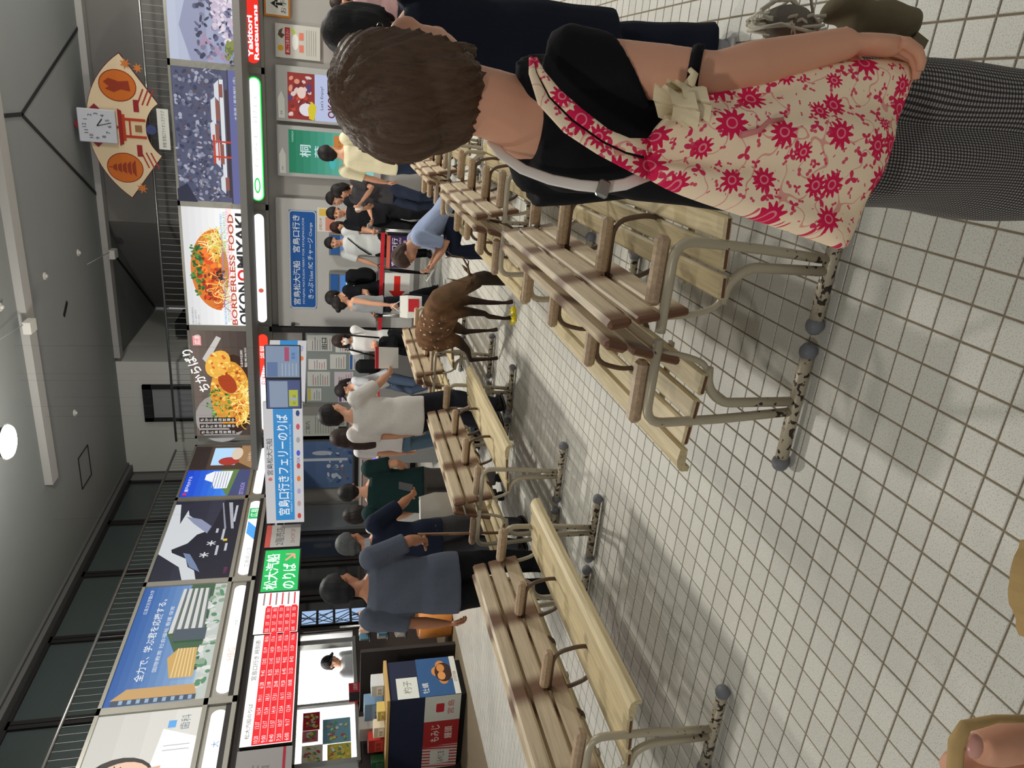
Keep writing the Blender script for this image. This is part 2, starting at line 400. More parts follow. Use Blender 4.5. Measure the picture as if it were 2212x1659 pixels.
# ---------------------------------------------------------------- benches
def wood_mat(name, rgb, stain=True):
    mt = bpy.data.materials.new(name); mt.use_nodes = True; nt = mt.node_tree; b = nt.nodes['Principled BSDF']; L = nt.links.new
    tc = nt.nodes.new('ShaderNodeTexCoord'); mp = nt.nodes.new('ShaderNodeMapping'); mp.inputs['Scale'].default_value = (34, 1.6, 34); L(tc.outputs['Object'], mp.inputs['Vector'])
    n = nt.nodes.new('ShaderNodeTexNoise'); n.inputs['Scale'].default_value = 2.2; n.inputs['Detail'].default_value = 6; n.inputs['Distortion'].default_value = .6; L(mp.outputs[0], n.inputs['Vector'])
    c = lin(rgb); r = nt.nodes.new('ShaderNodeValToRGB'); r.color_ramp.elements[0].position = .3; r.color_ramp.elements[1].position = .72
    r.color_ramp.elements[0].color = (*[x*.74 for x in c], 1); r.color_ramp.elements[1].color = (*[min(1, x*1.12) for x in c], 1); L(n.outputs['Fac'], r.inputs['Fac'])
    out = r.outputs['Color']
    n3 = nt.nodes.new('ShaderNodeTexNoise'); n3.inputs['Scale'].default_value = 3.0; L(tc.outputs['Object'], n3.inputs['Vector'])
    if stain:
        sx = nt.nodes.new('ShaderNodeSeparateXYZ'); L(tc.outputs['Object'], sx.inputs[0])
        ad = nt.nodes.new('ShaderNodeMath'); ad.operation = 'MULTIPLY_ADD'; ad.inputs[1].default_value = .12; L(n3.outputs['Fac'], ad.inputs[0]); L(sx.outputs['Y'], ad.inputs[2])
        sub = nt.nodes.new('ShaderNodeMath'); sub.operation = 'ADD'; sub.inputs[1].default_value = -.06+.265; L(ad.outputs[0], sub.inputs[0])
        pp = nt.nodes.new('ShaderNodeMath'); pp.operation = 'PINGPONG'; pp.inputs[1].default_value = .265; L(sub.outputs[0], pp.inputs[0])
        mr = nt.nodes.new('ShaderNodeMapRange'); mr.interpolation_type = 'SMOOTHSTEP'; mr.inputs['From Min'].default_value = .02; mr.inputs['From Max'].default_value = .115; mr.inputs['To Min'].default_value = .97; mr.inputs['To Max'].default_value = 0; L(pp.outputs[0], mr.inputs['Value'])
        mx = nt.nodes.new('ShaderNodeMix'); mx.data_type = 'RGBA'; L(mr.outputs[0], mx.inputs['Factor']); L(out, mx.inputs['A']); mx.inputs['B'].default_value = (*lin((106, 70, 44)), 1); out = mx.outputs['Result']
    L(out, b.inputs['Base Color']); b.inputs['Roughness'].default_value = .5
    bp = nt.nodes.new('ShaderNodeBump'); bp.inputs['Strength'].default_value = .15; bp.inputs['Distance'].default_value = .003; L(n.outputs['Fac'], bp.inputs['Height']); L(bp.outputs['Normal'], b.inputs['Normal'])
    return mt
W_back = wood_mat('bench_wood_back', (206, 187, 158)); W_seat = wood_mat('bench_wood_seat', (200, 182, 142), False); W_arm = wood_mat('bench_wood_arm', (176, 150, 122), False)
W_end = mat('bench_wood_end_grain', (98, 62, 46), .7)
def chipped(name, rgb, zmax):
    mt = mat(name, rgb, .38, .15); nt = mt.node_tree; b = nt.nodes['Principled BSDF']; L = nt.links.new
    tc = nt.nodes.new('ShaderNodeTexCoord'); n = nt.nodes.new('ShaderNodeTexNoise'); n.inputs['Scale'].default_value = 38; n.inputs['Detail'].default_value = 5; L(tc.outputs['Object'], n.inputs['Vector'])
    sx = nt.nodes.new('ShaderNodeSeparateXYZ'); L(tc.outputs['Object'], sx.inputs[0])
    mr = nt.nodes.new('ShaderNodeMapRange'); mr.inputs['From Min'].default_value = .0; mr.inputs['From Max'].default_value = zmax; mr.inputs['To Min'].default_value = .52; mr.inputs['To Max'].default_value = .70; L(sx.outputs['Z'], mr.inputs['Value'])
    gt = nt.nodes.new('ShaderNodeMath'); gt.operation = 'GREATER_THAN'; L(n.outputs['Fac'], gt.inputs[0]); L(mr.outputs[0], gt.inputs[1])
    mx = nt.nodes.new('ShaderNodeMix'); mx.data_type = 'RGBA'; L(gt.outputs[0], mx.inputs['Factor']); mx.inputs['A'].default_value = (*lin(rgb), 1); mx.inputs['B'].default_value = (*lin((52, 40, 32)), 1); L(mx.outputs['Result'], b.inputs['Base Color'])
    return mt
M_pipe = chipped('bench_tube_beige_paint', (176, 165, 144), .25)
M_brk = chipped('bench_bracket_worn_brown', (96, 76, 60), .4)
M_cap = mat('grey_rubber_cap', (112, 112, 118), .5)
def arc(pts, r, n=5):
    """polyline with rounded corners"""
    out = [Vector(pts[0])]
    for i in range(1, len(pts)-1):
        p, a, b = Vector(pts[i]), Vector(pts[i-1]), Vector(pts[i+1]); da, db = (a-p), (b-p)
        rr = min(r, da.length*.49, db.length*.49); s_, e = p+da.normalized()*rr, p+db.normalized()*rr
        for k in range(n+1):
            t = k/n; out.append(s_*(1-t)**2+p*(2*t*(1-t))+e*t*t)
    return out+[Vector(pts[-1])]
HL = .80
def slat(name, parent, p, q, th, material, hl=HL, bev=.008):
    """slat whose cross-section runs from p to q (x, z), thickness th"""
    p, q = Vector((p[0], 0, p[1])), Vector((q[0], 0, q[1])); d = q-p; c = (p+q)/2
    rot = Matrix.Rotation(-math.atan2(d.z, d.x), 3, 'Y')
    o = MB().box(c, (d.length, 2*hl, th), rot, bev).build(name, material, parent)
    o.data.materials.append(W_end)
    for pl in o.data.polygons:
        if abs(pl.normal.y) > .9: pl.material_index = 1
    return o
def make_bench():
    t = thing('slatted_bench', 'x', 'bench', group='back-to-back waiting benches')
    # backrest slats, top to bottom
    d = Vector((.075-.018, 0, .515-.785)).normalized(); y0 = Vector((.018, 0, .785))
    for k in range(3):
        a = y0+d*(k*.097); b = a+d*.082
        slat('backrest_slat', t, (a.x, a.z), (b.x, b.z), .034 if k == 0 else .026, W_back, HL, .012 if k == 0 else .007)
    for k in range(3):
        x0 = .115+k*.094; slat('seat_slat', t, (x0, .408+k*.012), (x0+.081, .414+k*.012), .027, W_seat)
    prof = [(.398, .452), (.44, .458), (.468, .452), (.484, .435), (.484, .408), (.466, .404), (.462, .424), (.398, .424)]
    fsl = MB().prism([(x, -HL, z) for x, z in prof], (0, 1, 0), 2*HL).build('seat_slat', W_seat, t)
    for s_ in (-1, 1):
        y = s_*.79
        fr_ = MB().tube(arc([(.0, y, .60), (.30, y, .60), (.285, y, .3), (.262, y, .05)], .07), .0165, 10).build('leg_frame', M_pipe, t)
        MB().tube(arc([(.10, y*.985, .395), (.17, y*.985, .385), (.225, y, .33), (.222, y, .05)], .05), .017, 10).build('seat_leg', M_pipe, fr_)
        MB().tube(arc([(.17, y*.985, .39), (.09, y*.985, .40), (.055, y*.985, .50), (.050, y*.985, .60)], .05), .011, 8).build('back_bracket', M_pipe, fr_)
        MB().tube([(.46, y, .034), (.04, y, .034)], .0235, 12).build('foot_bar', M_pipe, fr_)
        for x in (.035, .465):
            MB().ball((x, y, .034), (.034, .031, .031), 12, 8).build('foot_cap', M_cap, fr_)
        MB().box((.195, y*.955, .628), (.225, .050, .044), None, .012).build('armrest', W_arm, t)
        br = MB().tube(arc([(.05, s_*.265, .60), (.27, s_*.265, .60), (.30, s_*.265, .47), (.285, s_*.265, .395), (.10, s_*.265, .39), (.052, s_*.265, .50), (.05, s_*.265, .58)], .06), .0105, 8).build('armrest_bracket', M_brk, t)
        MB().box((.178, s_*.265, .628), (.215, .048, .044), None, .012).build('armrest', W_arm, t)
    for s_ in (-1, 0, 1):
        bx('seat_batten', (.27, s_*.5 if s_ else 0, .402), (.34, .03, .012), M_pipe, t)
    return t
bench0 = make_bench()
BENCHES = [(-.66, 2.86, 0, 0), (-.66, 2.86, 180, 0), (-.70, 5.17, 0, 1), (-.70, 5.17, 180, 1), (-.70, 7.48, 0, 2), (-.70, 7.48, 180, 2), (-2.70, 2.86, 0, 3), (-2.70, 2.86, 180, 3), (-2.70, 5.17, 0, 4), (-2.70, 5.17, 180, 4), (-2.70, 7.66, 0, 5), (-2.70, 7.66, 180, 5)]
BL = ['beside the floral bag', 'next bench beyond the floral bag', 'by the person in pale blue', 'opposite the shop counter', 'behind the grey-haired man', 'behind the deer']
for k, (x, y, a, r_) in enumerate(BENCHES):
    o = bench0 if k == 0 else copy_tree(bench0)
    o.location = (x+(.012 if a == 0 else -.012), y, 0); o.rotation_euler.z = R(a)
    side = 'facing away from the deer aisle' if (a == 0) == (r_ < 3) else 'facing the deer aisle'
    o['label'] = 'slatted wooden bench %s, %s' % (BL[r_], side)
# ---------------------------------------------------------------- backlit billboards round the hall
random.seed(3)
def billboard(name, label, side, a, b, pr, pill, mp=None):
    """side 'B' back wall (a..b in X) or 'L' left wall (a..b in Y)"""
    t = thing(name, label, 'billboard')
    W_ = b-a; z0, z1 = ZB0, ZB1; pz0, pz1 = 3.02, 4.08
    if side == 'B': P_ = lambda u, v, n: (a+u, YB-n, v); ux, nr = (1, 0, 0), (0, -1, 0)
    else: P_ = lambda u, v, n: (XL+n, a+u, v); ux, nr = (0, 1, 0), (1, 0, 0)
    def slab(mb, u0, u1, v0, v1, n0, n1):
        p, q = Vector(P_(u0, v0, n0)), Vector(P_(u1, v1, n1)); d = q-p
        mb.box((p+q)/2, [max(abs(x), .001) for x in d])
    f = MB(); slab(f, 0, W_, z0, z1, -.04, .0)
    for u0, u1, v0, v1 in ((0, W_, pz1, z1), (0, W_, z0, z0+.05), (0, .05, z0, z1), (W_-.05, W_, z0, z1), (0, W_, pz0-.05, pz0)): slab(f, u0, u1, v0, v1, 0, .03)
    f.build('frame', M_frame, t)
    pr.build('picture', mp or P_back, t, P_(.05, pz0, .004), ux, nr)
    pill.build('name_panel', P_led, t, P_(0, z0, .006), ux, nr)
    return t
def new_pic(W_=2.1, H_=1.06): return Print()
def pillp(W_, c=(255, 255, 255), rim=None, u0=.12, u1=None):
    p = Print(); u1 = u1 or W_-.12
    if rim: p.pill(u0-.02, .065, u1+.02, .275, rim)
    p.pill(u0, .085, u1, .255, c)
    return p
def blobs(p, n, f, cols, rmin, rmax):
    for _ in range(n):
        u, v = f(); p.ell(u, v, random.uniform(rmin, rmax), random.uniform(rmin, rmax)*.7, random.choice(cols), 7, random.uniform(0, 3))
def noodles(p, n, f, cols, L_, w_):
    for _ in range(n):
        u, v = f(); a = random.uniform(0, 6.28); pts = []
        for k in range(5): pts.append((u, v)); a += random.uniform(-.7, .7); u += math.cos(a)*L_/4; v += math.sin(a)*L_/4
        p.stroke(pts, w_, random.choice(cols))
def inell(cx, cy, rx, ry, a0=0, a1=6.283):
    def f():
        a, r_ = random.uniform(a0, a1), math.sqrt(random.random()); return cx+rx*r_*math.cos(a), cy+ry*r_*math.sin(a)
    return f
# okonomiyaki poster, white
p = Print(); p.grad(0, 0, 2.1, 1.06, (252, 252, 250), (205, 205, 206), 10)
p.poly([(.28+.72*1.02*(1-math.cos(math.pi*i/20)), .50+.47*math.sin(math.pi*i/20)) for i in range(21)]+[(1.74-1.46*i/12, .50-.16*math.sin(math.pi*i/12)) for i in range(1, 12)], (206, 112, 40))
blobs(p, 90, inell(1.0, .66, .58, .19), [(214, 74, 24), (236, 120, 40), (170, 44, 18), (240, 160, 60), (120, 40, 20)], .02, .07)
blobs(p, 60, lambda: (random.uniform(.55, 1.45), .80+random.uniform(-.04, .15)*math.sin(math.pi*(random.uniform(.2, .8)))), [(52, 110, 44), (36, 84, 34), (76, 130, 56)], .02, .05)
noodles(p, 90, inell(1.5, .54, .24, .12), [(238, 206, 110), (226, 180, 80), (245, 228, 160), (170, 190, 60)], .16, .012)
noodles(p, 60, inell(.66, .46, .3, .12), [(238, 206, 110), (190, 80, 40), (245, 228, 160)], .16, .012)
blobs(p, 14, inell(.98, .46, .12, .06), [(70, 40, 26), (50, 30, 20)], .02, .04)
for k, (c, y0_, h_) in enumerate((((80, 150, 210), .395, .04), ((90, 180, 120), .345, .04), ((230, 110, 170), .295, .045), ((240, 150, 90), .25, .035))):
    for j in range(4): p.text('OKONOMIYAKI' if (j+k) % 2 else 'BORDERLESS', .06+.5*j+.04*k, y0_, h_, c, .46)
p.text('BORDERLESS FOOD', .05, .215, .095, (176, 74, 44), 1.98, .02); p.text('OKON', .06, .02, .165, (40, 38, 40), .78, .03); p.ell(.97, .10, .10, .085, (210, 34, 30)); p.ell(.97, .10, .055, .05, (255, 250, 250)); p.text('MIYAKI', 1.10, .02, .165, (40, 38, 40), .95, .03)
for k, s_ in enumerate(('広島のお好み焼きは、', 'ひろしま好き好き', '愛ています。')): p.text(s_, .05, .95-k*.05, .032, (90, 90, 92))
q = pillp(2.21); q.ell(.72, .17, .04, .045, (190, 90, 70)); q.text('OTAFUKU', .80, .14, .06, (225, 222, 222), .4)
billboard('food_billboard', 'white backlit billboard with a cut okonomiyaki and big OKONOMIYAKI lettering', 'B', -4.29, -2.08, p, q)
# second food poster, brown
p = Print(); p.grad(0, 0, 2.1, 1.06, (60, 48, 44), (104, 92, 84), 8); p.ell(.35, .62, .5, .45, (150, 144, 140)); p.ell(.85, .34, .8, .34, (50, 30, 22))
p.ell(.84, .42, .68, .36, (206, 140, 50)); blobs(p, 100, inell(.84, .42, .62, .32), [(206, 96, 34), (236, 178, 70), (150, 60, 22), (245, 206, 110), (222, 150, 60)], .02, .07)
blobs(p, 90, inell(.66, .62, .34, .22), [(76, 120, 46), (96, 150, 60), (150, 180, 90), (54, 90, 36)], .012, .035); noodles(p, 90, inell(.7, .18, .55, .12), [(240, 204, 100), (250, 226, 150), (216, 160, 60)], .2, .014)
p.ell(1.12, .45, .22, .14, (160, 60, 22), 20, .5); p.poly([(1.5, .78), (1.66, .70), (2.0, .52), (2.04, .60), (1.6, .86)], (190, 186, 180)); p.ell(1.5, .6, .28, .2, (226, 170, 70), 18, -.5); blobs(p, 24, inell(1.5, .6, .25, .17), [(206, 96, 34), (245, 206, 110), (236, 178, 70)], .02, .05)
p.text('ちからばり', 1.0, .74, .20, (244, 240, 236), .86, .02, rot=.35); p.rect(1.86, .86, 2.04, 1.0, (224, 150, 150)); p.text('広島', 1.88, .88, .09, (250, 240, 236))
for k in range(3):
    p.rect(.08+k*.13, .34, .17+k*.13, .98, (44, 32, 28))
    for j, ch in enumerate('ちから本店営業中'): p.text(ch, .095+k*.13, .90-j*.078, .06, (240, 236, 230))
p.text('広島市中区胡町', 1.45, .16, .045, (240, 236, 230)); p.text('電話 082-246-3333', 1.45, .09, .045, (240, 236, 230))
q = Print(); q.pill(.12, .085, 2.1, .255, (240, 60, 40)); q.poly([(.12, .12), (.16, .10), (1.2, .095), (1.5, .17), (1.2, .245), (.2, .25), (.12, .2)], (255, 255, 255)); q.text('FUKUYA', 1.1, .12, .10, (220, 60, 90), .4); q.text('福屋', 1.62, .11, .12, (255, 240, 236))
billboard('food_billboard', 'dark brown backlit billboard with a sliced okonomiyaki lifted on a spatula', 'B', -6.5, -4.29, p, q)
# shrine at the foot of a wooded hill, seen across the water
p = Print(); p.grad(0, 0, 2.1, 1.06, (112, 116, 168), (60, 66, 104), 6); p.rect(0, .22, 2.1, 1.06, (88, 92, 118))
blobs(p, 420, lambda: (random.uniform(.02, 2.08), random.uniform(.30, 1.03)), [(60, 64, 92), (120, 124, 148), (150, 152, 172), (78, 80, 106), (96, 84, 96), (176, 178, 196)], .015, .05)
p.poly([(0, .75), (.3, .9), (.2, 1.06), (0, 1.06)], (40, 42, 66)); p.rect(0, 0, 2.1, .19, (106, 110, 164)); p.rect(0, .19, 2.1, .21, (60, 58, 80))
p.rect(.35, .27, 1.95, .33, (232, 236, 240)); p.rect(.1, .21, 1.8, .25, (70, 50, 56))
for u0, u1, v0 in ((.62, .98, .36), (1.0, 1.3, .42), (1.3, 1.65, .40), (1.66, 1.9, .34), (.2, .45, .30)):
    p.poly([(u0-.04, v0), (u1+.04, v0), (u1-.03, v0+.07), (u0+.03, v0+.07)], (226, 230, 236)); p.rect(u0+.02, v0-.06, u1-.02, v0, (150, 90, 80))
for u in (.74, .98): p.rect(u, .18, u+.03, .43, (206, 70, 50))
p.rect(.64, .43, 1.1, .465, (206, 70, 50)); p.rect(.70, .37, 1.04, .39, (206, 70, 50)); p.text('大鳥居 / 厳島神社 (冬)', 1.35, .06, .06, (230, 232, 244), .65)
q = pillp(2.19, (255, 255, 255), (40, 235, 90)); q.ell(.36, .17, .13, .05, (30, 200, 80)); q.ell(.36, .17, .10, .03, (240, 255, 245)); q.text('もみじ銀行', .62, .135, .07, (200, 206, 202), 1.2)
billboard('shrine_billboard', 'backlit billboard of a red gate and shrine below a wooded hill', 'B', -2.08, .11, p, q, P_dim)
# misty hillside with blossom trees
p = Print(); p.grad(0, 0, 2.1, 1.06, (150, 154, 190), (200, 208, 228), 8); p.poly([(0, .75), (.5, .9), (1.2, .7), (2.1, .95), (2.1, .5), (0, .5)], (156, 160, 190))
blobs(p, 260, lambda: (random.uniform(0.02, 2.08), random.uniform(.02, .66)), [(96, 96, 130), (60, 64, 88), (130, 128, 156), (180, 150, 176)], .02, .06); blobs(p, 120, inell(.8, .22, .5, .18), [(224, 208, 226), (206, 190, 214), (240, 230, 240)], .02, .06); p.ell(1.0, .45, .09, .06, (248, 248, 250)); blobs(p, 40, inell(.18, .12, .16, .1), [(110, 120, 60), (140, 150, 80)], .02, .05)
q = Print(); q.pill(.10, .065, 2.1, .275, (216, 44, 34)); q.text('Yakitori', .18, .165, .085, (255, 255, 255), .62, .03); q.text('Restaurans', .16, .08, .07, (255, 255, 255), .8, .03); q.ell(1.2, .17, .11, .09, (255, 255, 255)); q.text('鳥', 1.14, .12, .11, (30, 24, 24))
billboard('hillside_billboard', 'backlit billboard of misty trees above a red rounded name panel', 'B', .11, 2.3, p, q, P_dim)
# left wall: hotel by the sea
p = Print(); p.grad(0, .2, .98, 1.06, (60, 140, 226), (16, 60, 190), 8); p.rect(0, 0, .98, .3, (60, 70, 110)); p.poly([(0, .3), (.98, .2), (.98, .5), (.6, .56), (.3, .42)], (90, 120, 70)); p.poly([(.30, .34), (.92, .30), (.92, .62), (.80, .74), (.62, .74), (.52, .6), (.3, .55)], (226, 230, 236))
for k in range(6): p.rect(.32, .36+k*.045, .9, .372+k*.045, (140, 146, 160))
p.rect(.98, 0, 1.92, 1.06, (70, 52, 42)); p.rect(1.15, .30, 1.85, .72, (170, 205, 236)); p.rect(1.0, .78, 1.92, 1.06, (44, 34, 32)); p.poly([(1.0, 0), (1.92, 0), (1.92, .24), (1.3, .3)], (150, 116, 80)); p.ell(1.3, .42, .16, .18, (160, 50, 44)); p.ell(1.6, .3, .25, .1, (206, 190, 170))
p.rect(.10, .96, .16, 1.02, (220, 40, 50)); p.text('瀬戸内ホテル', .2, .95, .06, (240, 244, 250), .55); p.text('SETOUCHI', .06, .05, .07, (180, 160, 230), .4); p.text('レストラン', 1.3, .04, .06, (240, 236, 230))
q = pillp(2.0); q.text('ホテル', .3, .13, .07, (220, 170, 150)); 
billboard('hotel_billboard', 'backlit billboard with a white hotel under a deep blue sky', 'L', 11.44, 13.46, p, q)
# castle at night
p = Print(); p.grad(0, 0, 2.2, 1.06, (60, 62, 84), (30, 32, 50), 4); p.poly([(.0, .62), (.35, .72), (.7, 1.06), (2.1, 1.06), (2.1, .88), (1.75, .80), (1.5, .58), (1.2, .42), (.8, .56), (.5, .5), (.2, .36), (0, .3)], (222, 226, 230))
p.poly([(0, 0), (0, .44), (.25, .5), (.34, .60), (.55, .66), (.72, .88), (.80, .90), (.95, .70), (1.18, .60), (1.3, .42), (2.2, .3), (2.2, 0)], (24, 26, 46)); p.poly([(.2, .42), (.34, .58), (.7, .72), (.66, .62), (.4, .5)], (120, 140, 176)); p.poly([(1.2, .46), (1.5, .70), (1.72, .84), (1.62, .6), (1.4, .42)], (150, 156, 186)); p.poly([(1.5, .9), (2.1, .98), (2.1, .74), (1.9, .84)], (40, 44, 60))
for u, v in ((.62, .42), (.92, .36)): 
    for a_ in range(3): p.stroke([(u-.07*math.cos(a_*1.05), v-.07*math.sin(a_*1.05)), (u+.07*math.cos(a_*1.05), v+.07*math.sin(a_*1.05))], .02, (226, 228, 236))
for u, v, w_ in ((.6, .24, .25), (1.0, .2, .3), (.7, .12, .2), (1.2, .30, .12), (1.5, .08, .5)): p.rect(u, v, u+w_, v+.035, (200, 204, 214))
p.rect(.96, .14, 1.02, .2, (230, 200, 60)); p.poly([(1.3, .12), (2.1, .24), (2.1, .18), (1.3, .08)], (180, 184, 196)); p.poly([(1.3, .22), (2.1, .34), (2.1, .32), (1.3, .19)], (150, 154, 170)); p.text('平清盛', .12, .05, .05, (150, 60, 110))
q = pillp(2.3); q.rect(1.62, .09, 1.95, .25, (30, 170, 90)); q.text('広島', 1.68, .11, .12, (240, 255, 246)); q.poly([(1.0, .1), (1.35, .1), (1.55, .24), (1.2, .24)], (70, 150, 220)); q.text('広島県バス', .3, .12, .07, (120, 120, 126), .5)
billboard('castle_billboard', 'dark backlit billboard with a castle silhouette against a bright sky', 'L', 9.14, 11.44, p, q, P_dim)
# city view
p = Print(); p.grad(0, .1, 2.17, 1.06, (170, 200, 232), (44, 96, 172), 12); p.poly([(.5, .0), (.5, .2), (.8, .46), (1.2, .62), (1.5, .55), (2.17, .46), (2.17, 0)], (70, 104, 74)); p.rect(0, 0, 2.17, .16, (206, 214, 206))
blobs(p, 60, lambda: (random.uniform(.2, 2.1), random.uniform(.03, .2)), [(96, 150, 110), (220, 224, 220), (150, 176, 150), (240, 240, 236)], .03, .07)
for k in range(5): p.poly([(1.15, .20+k*.085), (2.05, .23+k*.07), (2.05, .27+k*.07), (1.15, .25+k*.085)], (226, 226, 222)); p.poly([(1.15, .17+k*.085), (2.05, .21+k*.07), (2.05, .23+k*.07), (1.15, .20+k*.085)], (110, 116, 120))
p.rect(1.0, .14, 1.22, .52, (80, 92, 104)); p.poly([(.36, .18), (.36, .44), (.7, .52), (.86, .42), (.86, .2)], (220, 178, 104)); 
for k in range(6): p.stroke([(.37, .22+k*.04), (.86, .24+k*.035)], .012, (250, 226, 170))
p.rect(0, .1, .08, .98, (70, 84, 104)); p.poly([(.08, .1), (.24, .14), (.24, .86), (.08, 1.0)], (214, 170, 110))
for k in range(9): p.rect(.01, .14+k*.09, .07, .18+k*.09, (160, 190, 220))
p.text('全力で、学ぶ君を応援する。', .34, .72, .10, (245, 248, 252), 1.5, .01); p.text('国際教育 社会福祉 看護 保育', .48, .60, .05, (235, 240, 248), 1.2); p.text('広島文化学園大学', 1.55, .92, .05, (235, 240, 248), .5)
q = pillp(2.26); q.text('HBG', .66, .12, .08, (226, 180, 150)); q.text('大学', 1.3, .13, .05, (120, 120, 120))
billboard('campus_billboard', 'backlit billboard of campus buildings under a blue sky', 'L', 6.88, 9.14, p, q, P_dim)
# portrait of a smiling woman in white
p = Print(); p.grad(0, 0, 2.17, 1.06, (214, 212, 204), (190, 188, 180), 4); p.poly([(.7, 0), (.72, .3), (.95, .46), (1.3, .42), (1.9, .36), (1.75, 0)], (240, 240, 238)); p.ell(1.3, .68, .27, .33, (42, 30, 28)); p.ell(1.31, .64, .20, .26, (226, 184, 160)); p.poly([(1.22, .45), (1.40, .45), (1.42, .3), (1.2, .3)], (214, 168, 146))
p.poly([(1.05, .8), (1.3, .96), (1.55, .8), (1.5, .88), (1.3, .92), (1.12, .86)], (36, 26, 26)); 
for u in (1.22, 1.42): p.ell(u, .68, .035, .012, (50, 36, 34)); p.stroke([(u-.05, .735), (u+.05, .74)], .012, (60, 44, 40))
p.poly([(1.24, .54), (1.32, .51), (1.40, .54), (1.32, .555)], (196, 90, 84)); p.ell(1.32, .61, .02, .03, (206, 158, 136)); p.text('歯科', 1.86, .10, .10, (110, 120, 130)); p.rect(1.9, .24, 2.0, .32, (90, 160, 220)); p.stroke([(1.6, .06), (1.6, .32)], .008, (150, 150, 150)); p.stroke([(1.66, .06), (1.66, .32)], .008, (150, 150, 150))
q = pillp(2.26); q.text('大', 1.62, .12, .08, (60, 120, 170))
billboard('portrait_billboard', 'pale backlit billboard with a smiling dark-haired woman in white', 'L', 4.62, 6.88, p, q)
# ---------------------------------------------------------------- lower back wall: notices, screens, ticket panel
BX, BN, LX, LN = (1, 0, 0), (0, -1, 0), (0, 1, 0), (1, 0, 0)
XR = -8.0      # the doors and the shop stand back under the left billboards
struct(bx('wall_back_return', (-7.3, YB+.2, 1.33), (1.6, .3, 2.66), M_wallgrey))
struct(bx('ceiling_soffit', (-7.4, 8.2, ZB0+.06), (1.5, 10.8, .1), M_dark))
M_acryl = mat('clear_acrylic', (225, 228, 226), .15, trans=.0, alpha=.35)
def board(name, label, cat, x0, x1, z0, z1, depth, body, pr=None, pm=None, Y=YB, group=None, part='print', bev=.004):
    t = thing(name, label, cat, ((x0+x1)/2, Y, z0), group=group)
    bx('panel', (0, -depth/2+.025, (z1-z0)/2), (x1-x0, depth+.05, z1-z0), body, t, bev)
    if pr: pr.build(part, pm or P_flat, t, (-(x1-x0)/2, -depth-.001, 0), BX, BN)
    return t
M_orange = mat('orange_frame', (206, 128, 40), .5)
p = Print(); p.rect(.03, .03, .7, .37, (232, 230, 222)); p.poly([(.12, .19), (.19, .30), (.26, .19), (.215, .19), (.215, .23), (.165, .23), (.165, .19)], (40, 38, 38)); p.rect(.172, .12, .208, .22, (40, 38, 38)); p.text('お手洗い', .06, .06, .09, (40, 38, 38), .4); p.text('Toilet', .34, .2, .07, (60, 58, 58)); p.ell(.36, .33, .025, .025, (210, 60, 40))
board('direction_sign', 'orange-framed white sign with a black arrow high on the grey wall', 'sign', .93, 1.66, 2.24, 2.64, .03, M_orange, p)
p = Print(); p.rect(.0, .0, .5, .70, (206, 204, 196)); p.ell(.14, .62, .045, .045, (214, 160, 50)); p.poly([(.28, .6), (.33, .66), (.40, .64), (.44, .58), (.36, .60), (.34, .55)], (90, 74, 60)); p.rect(.05, .47, .45, .55, (186, 50, 60)); p.text('鹿にご注意ください', .08, .485, .05, (240, 232, 226), .34); p.ell(.25, .39, .12, .05, (244, 242, 238)); p.ell(.40, .42, .05, .02, (196, 214, 60), 12, .6); p.rect(.10, .26, .21, .33, (230, 130, 110)); p.rect(.28, .26, .39, .33, (230, 130, 110))
for k in range(5): p.stroke([(.06, .21-k*.035), (.44, .21-k*.035)], .006, (160, 156, 150))
board('wall_poster', 'acrylic-covered poster with a deer drawing and a red title bar', 'poster', .345, .845, 1.78, 2.48, .02, M_white, p)
t = board('fire_alarm_panel', 'bright red fire alarm panel on the grey wall', 'alarm', .40, 1.05, .85, 1.56, .10, mat('alarm_red', (186, 24, 34), .35))
MB().cyl((-.03, -.10, .48), (-.03, -.13, .48), .03, 12).build('warning_lamp', mat('alarm_lamp', (255, 60, 70), .3, emit=4), t); MB().cyl((.24, -.10, .62), (.24, -.112, .62), .03, 12).build('button', M_white, t)
def kiosk(name, label, x0, x1, z0, z1, s0, s1, sz0, sz1, pr):
    t = thing(name, label, 'screen', ((x0+x1)/2, YB, z0)); c = (x0+x1)/2
    bx('cabinet', (0, -.03, (z1-z0)/2), (x1-x0, .14, z1-z0), mat('kiosk_grey', (182, 182, 180), .4), t, .008)
    pr.build('screen', P_scr, t, (s0-c, -.102, sz0-z0), BX, BN)
    p2 = Print(); p2.poly([(0, 0), (.3, .0), (.42, .05), (.30, .11), (0, .1)], (226, 226, 222)); p2.text('宮島', .05, .04, .03, (80, 80, 80)); p2.build('sticker', P_flat, t, (x0-c+.05, -.102, z1-z0-.14), BX, BN)
p = Print(); p.rect(0, 0, .72, 1.42, (196, 206, 240)); p.rect(0, .99, .72, 1.42, (150, 44, 40)); random.seed(5)
blobs(p, 40, lambda: (random.uniform(.05, .67), random.uniform(1.03, 1.38)), [(196, 70, 50), (232, 206, 200), (120, 30, 40), (90, 60, 110), (226, 150, 120)], .03, .06)
p.ell(.16, 1.12, .10, .12, (238, 232, 236)); p.ell(.42, 1.2, .09, .07, (240, 214, 200)); p.poly([(.0, 1.0), (.22, .96), (.30, 1.04), (.18, 1.1), (.02, 1.08)], (226, 206, 40)); p.text("Let's Enjoy!", .18, .84, .06, (40, 36, 60), .36); p.text('OKOSTA', .06, .66, .12, (120, 24, 34), .6, .02); p.rect(.06, .59, .66, .64, (40, 34, 50)); p.text('okonomiyaki cooking studio', .08, .60, .028, (230, 230, 240), .56)
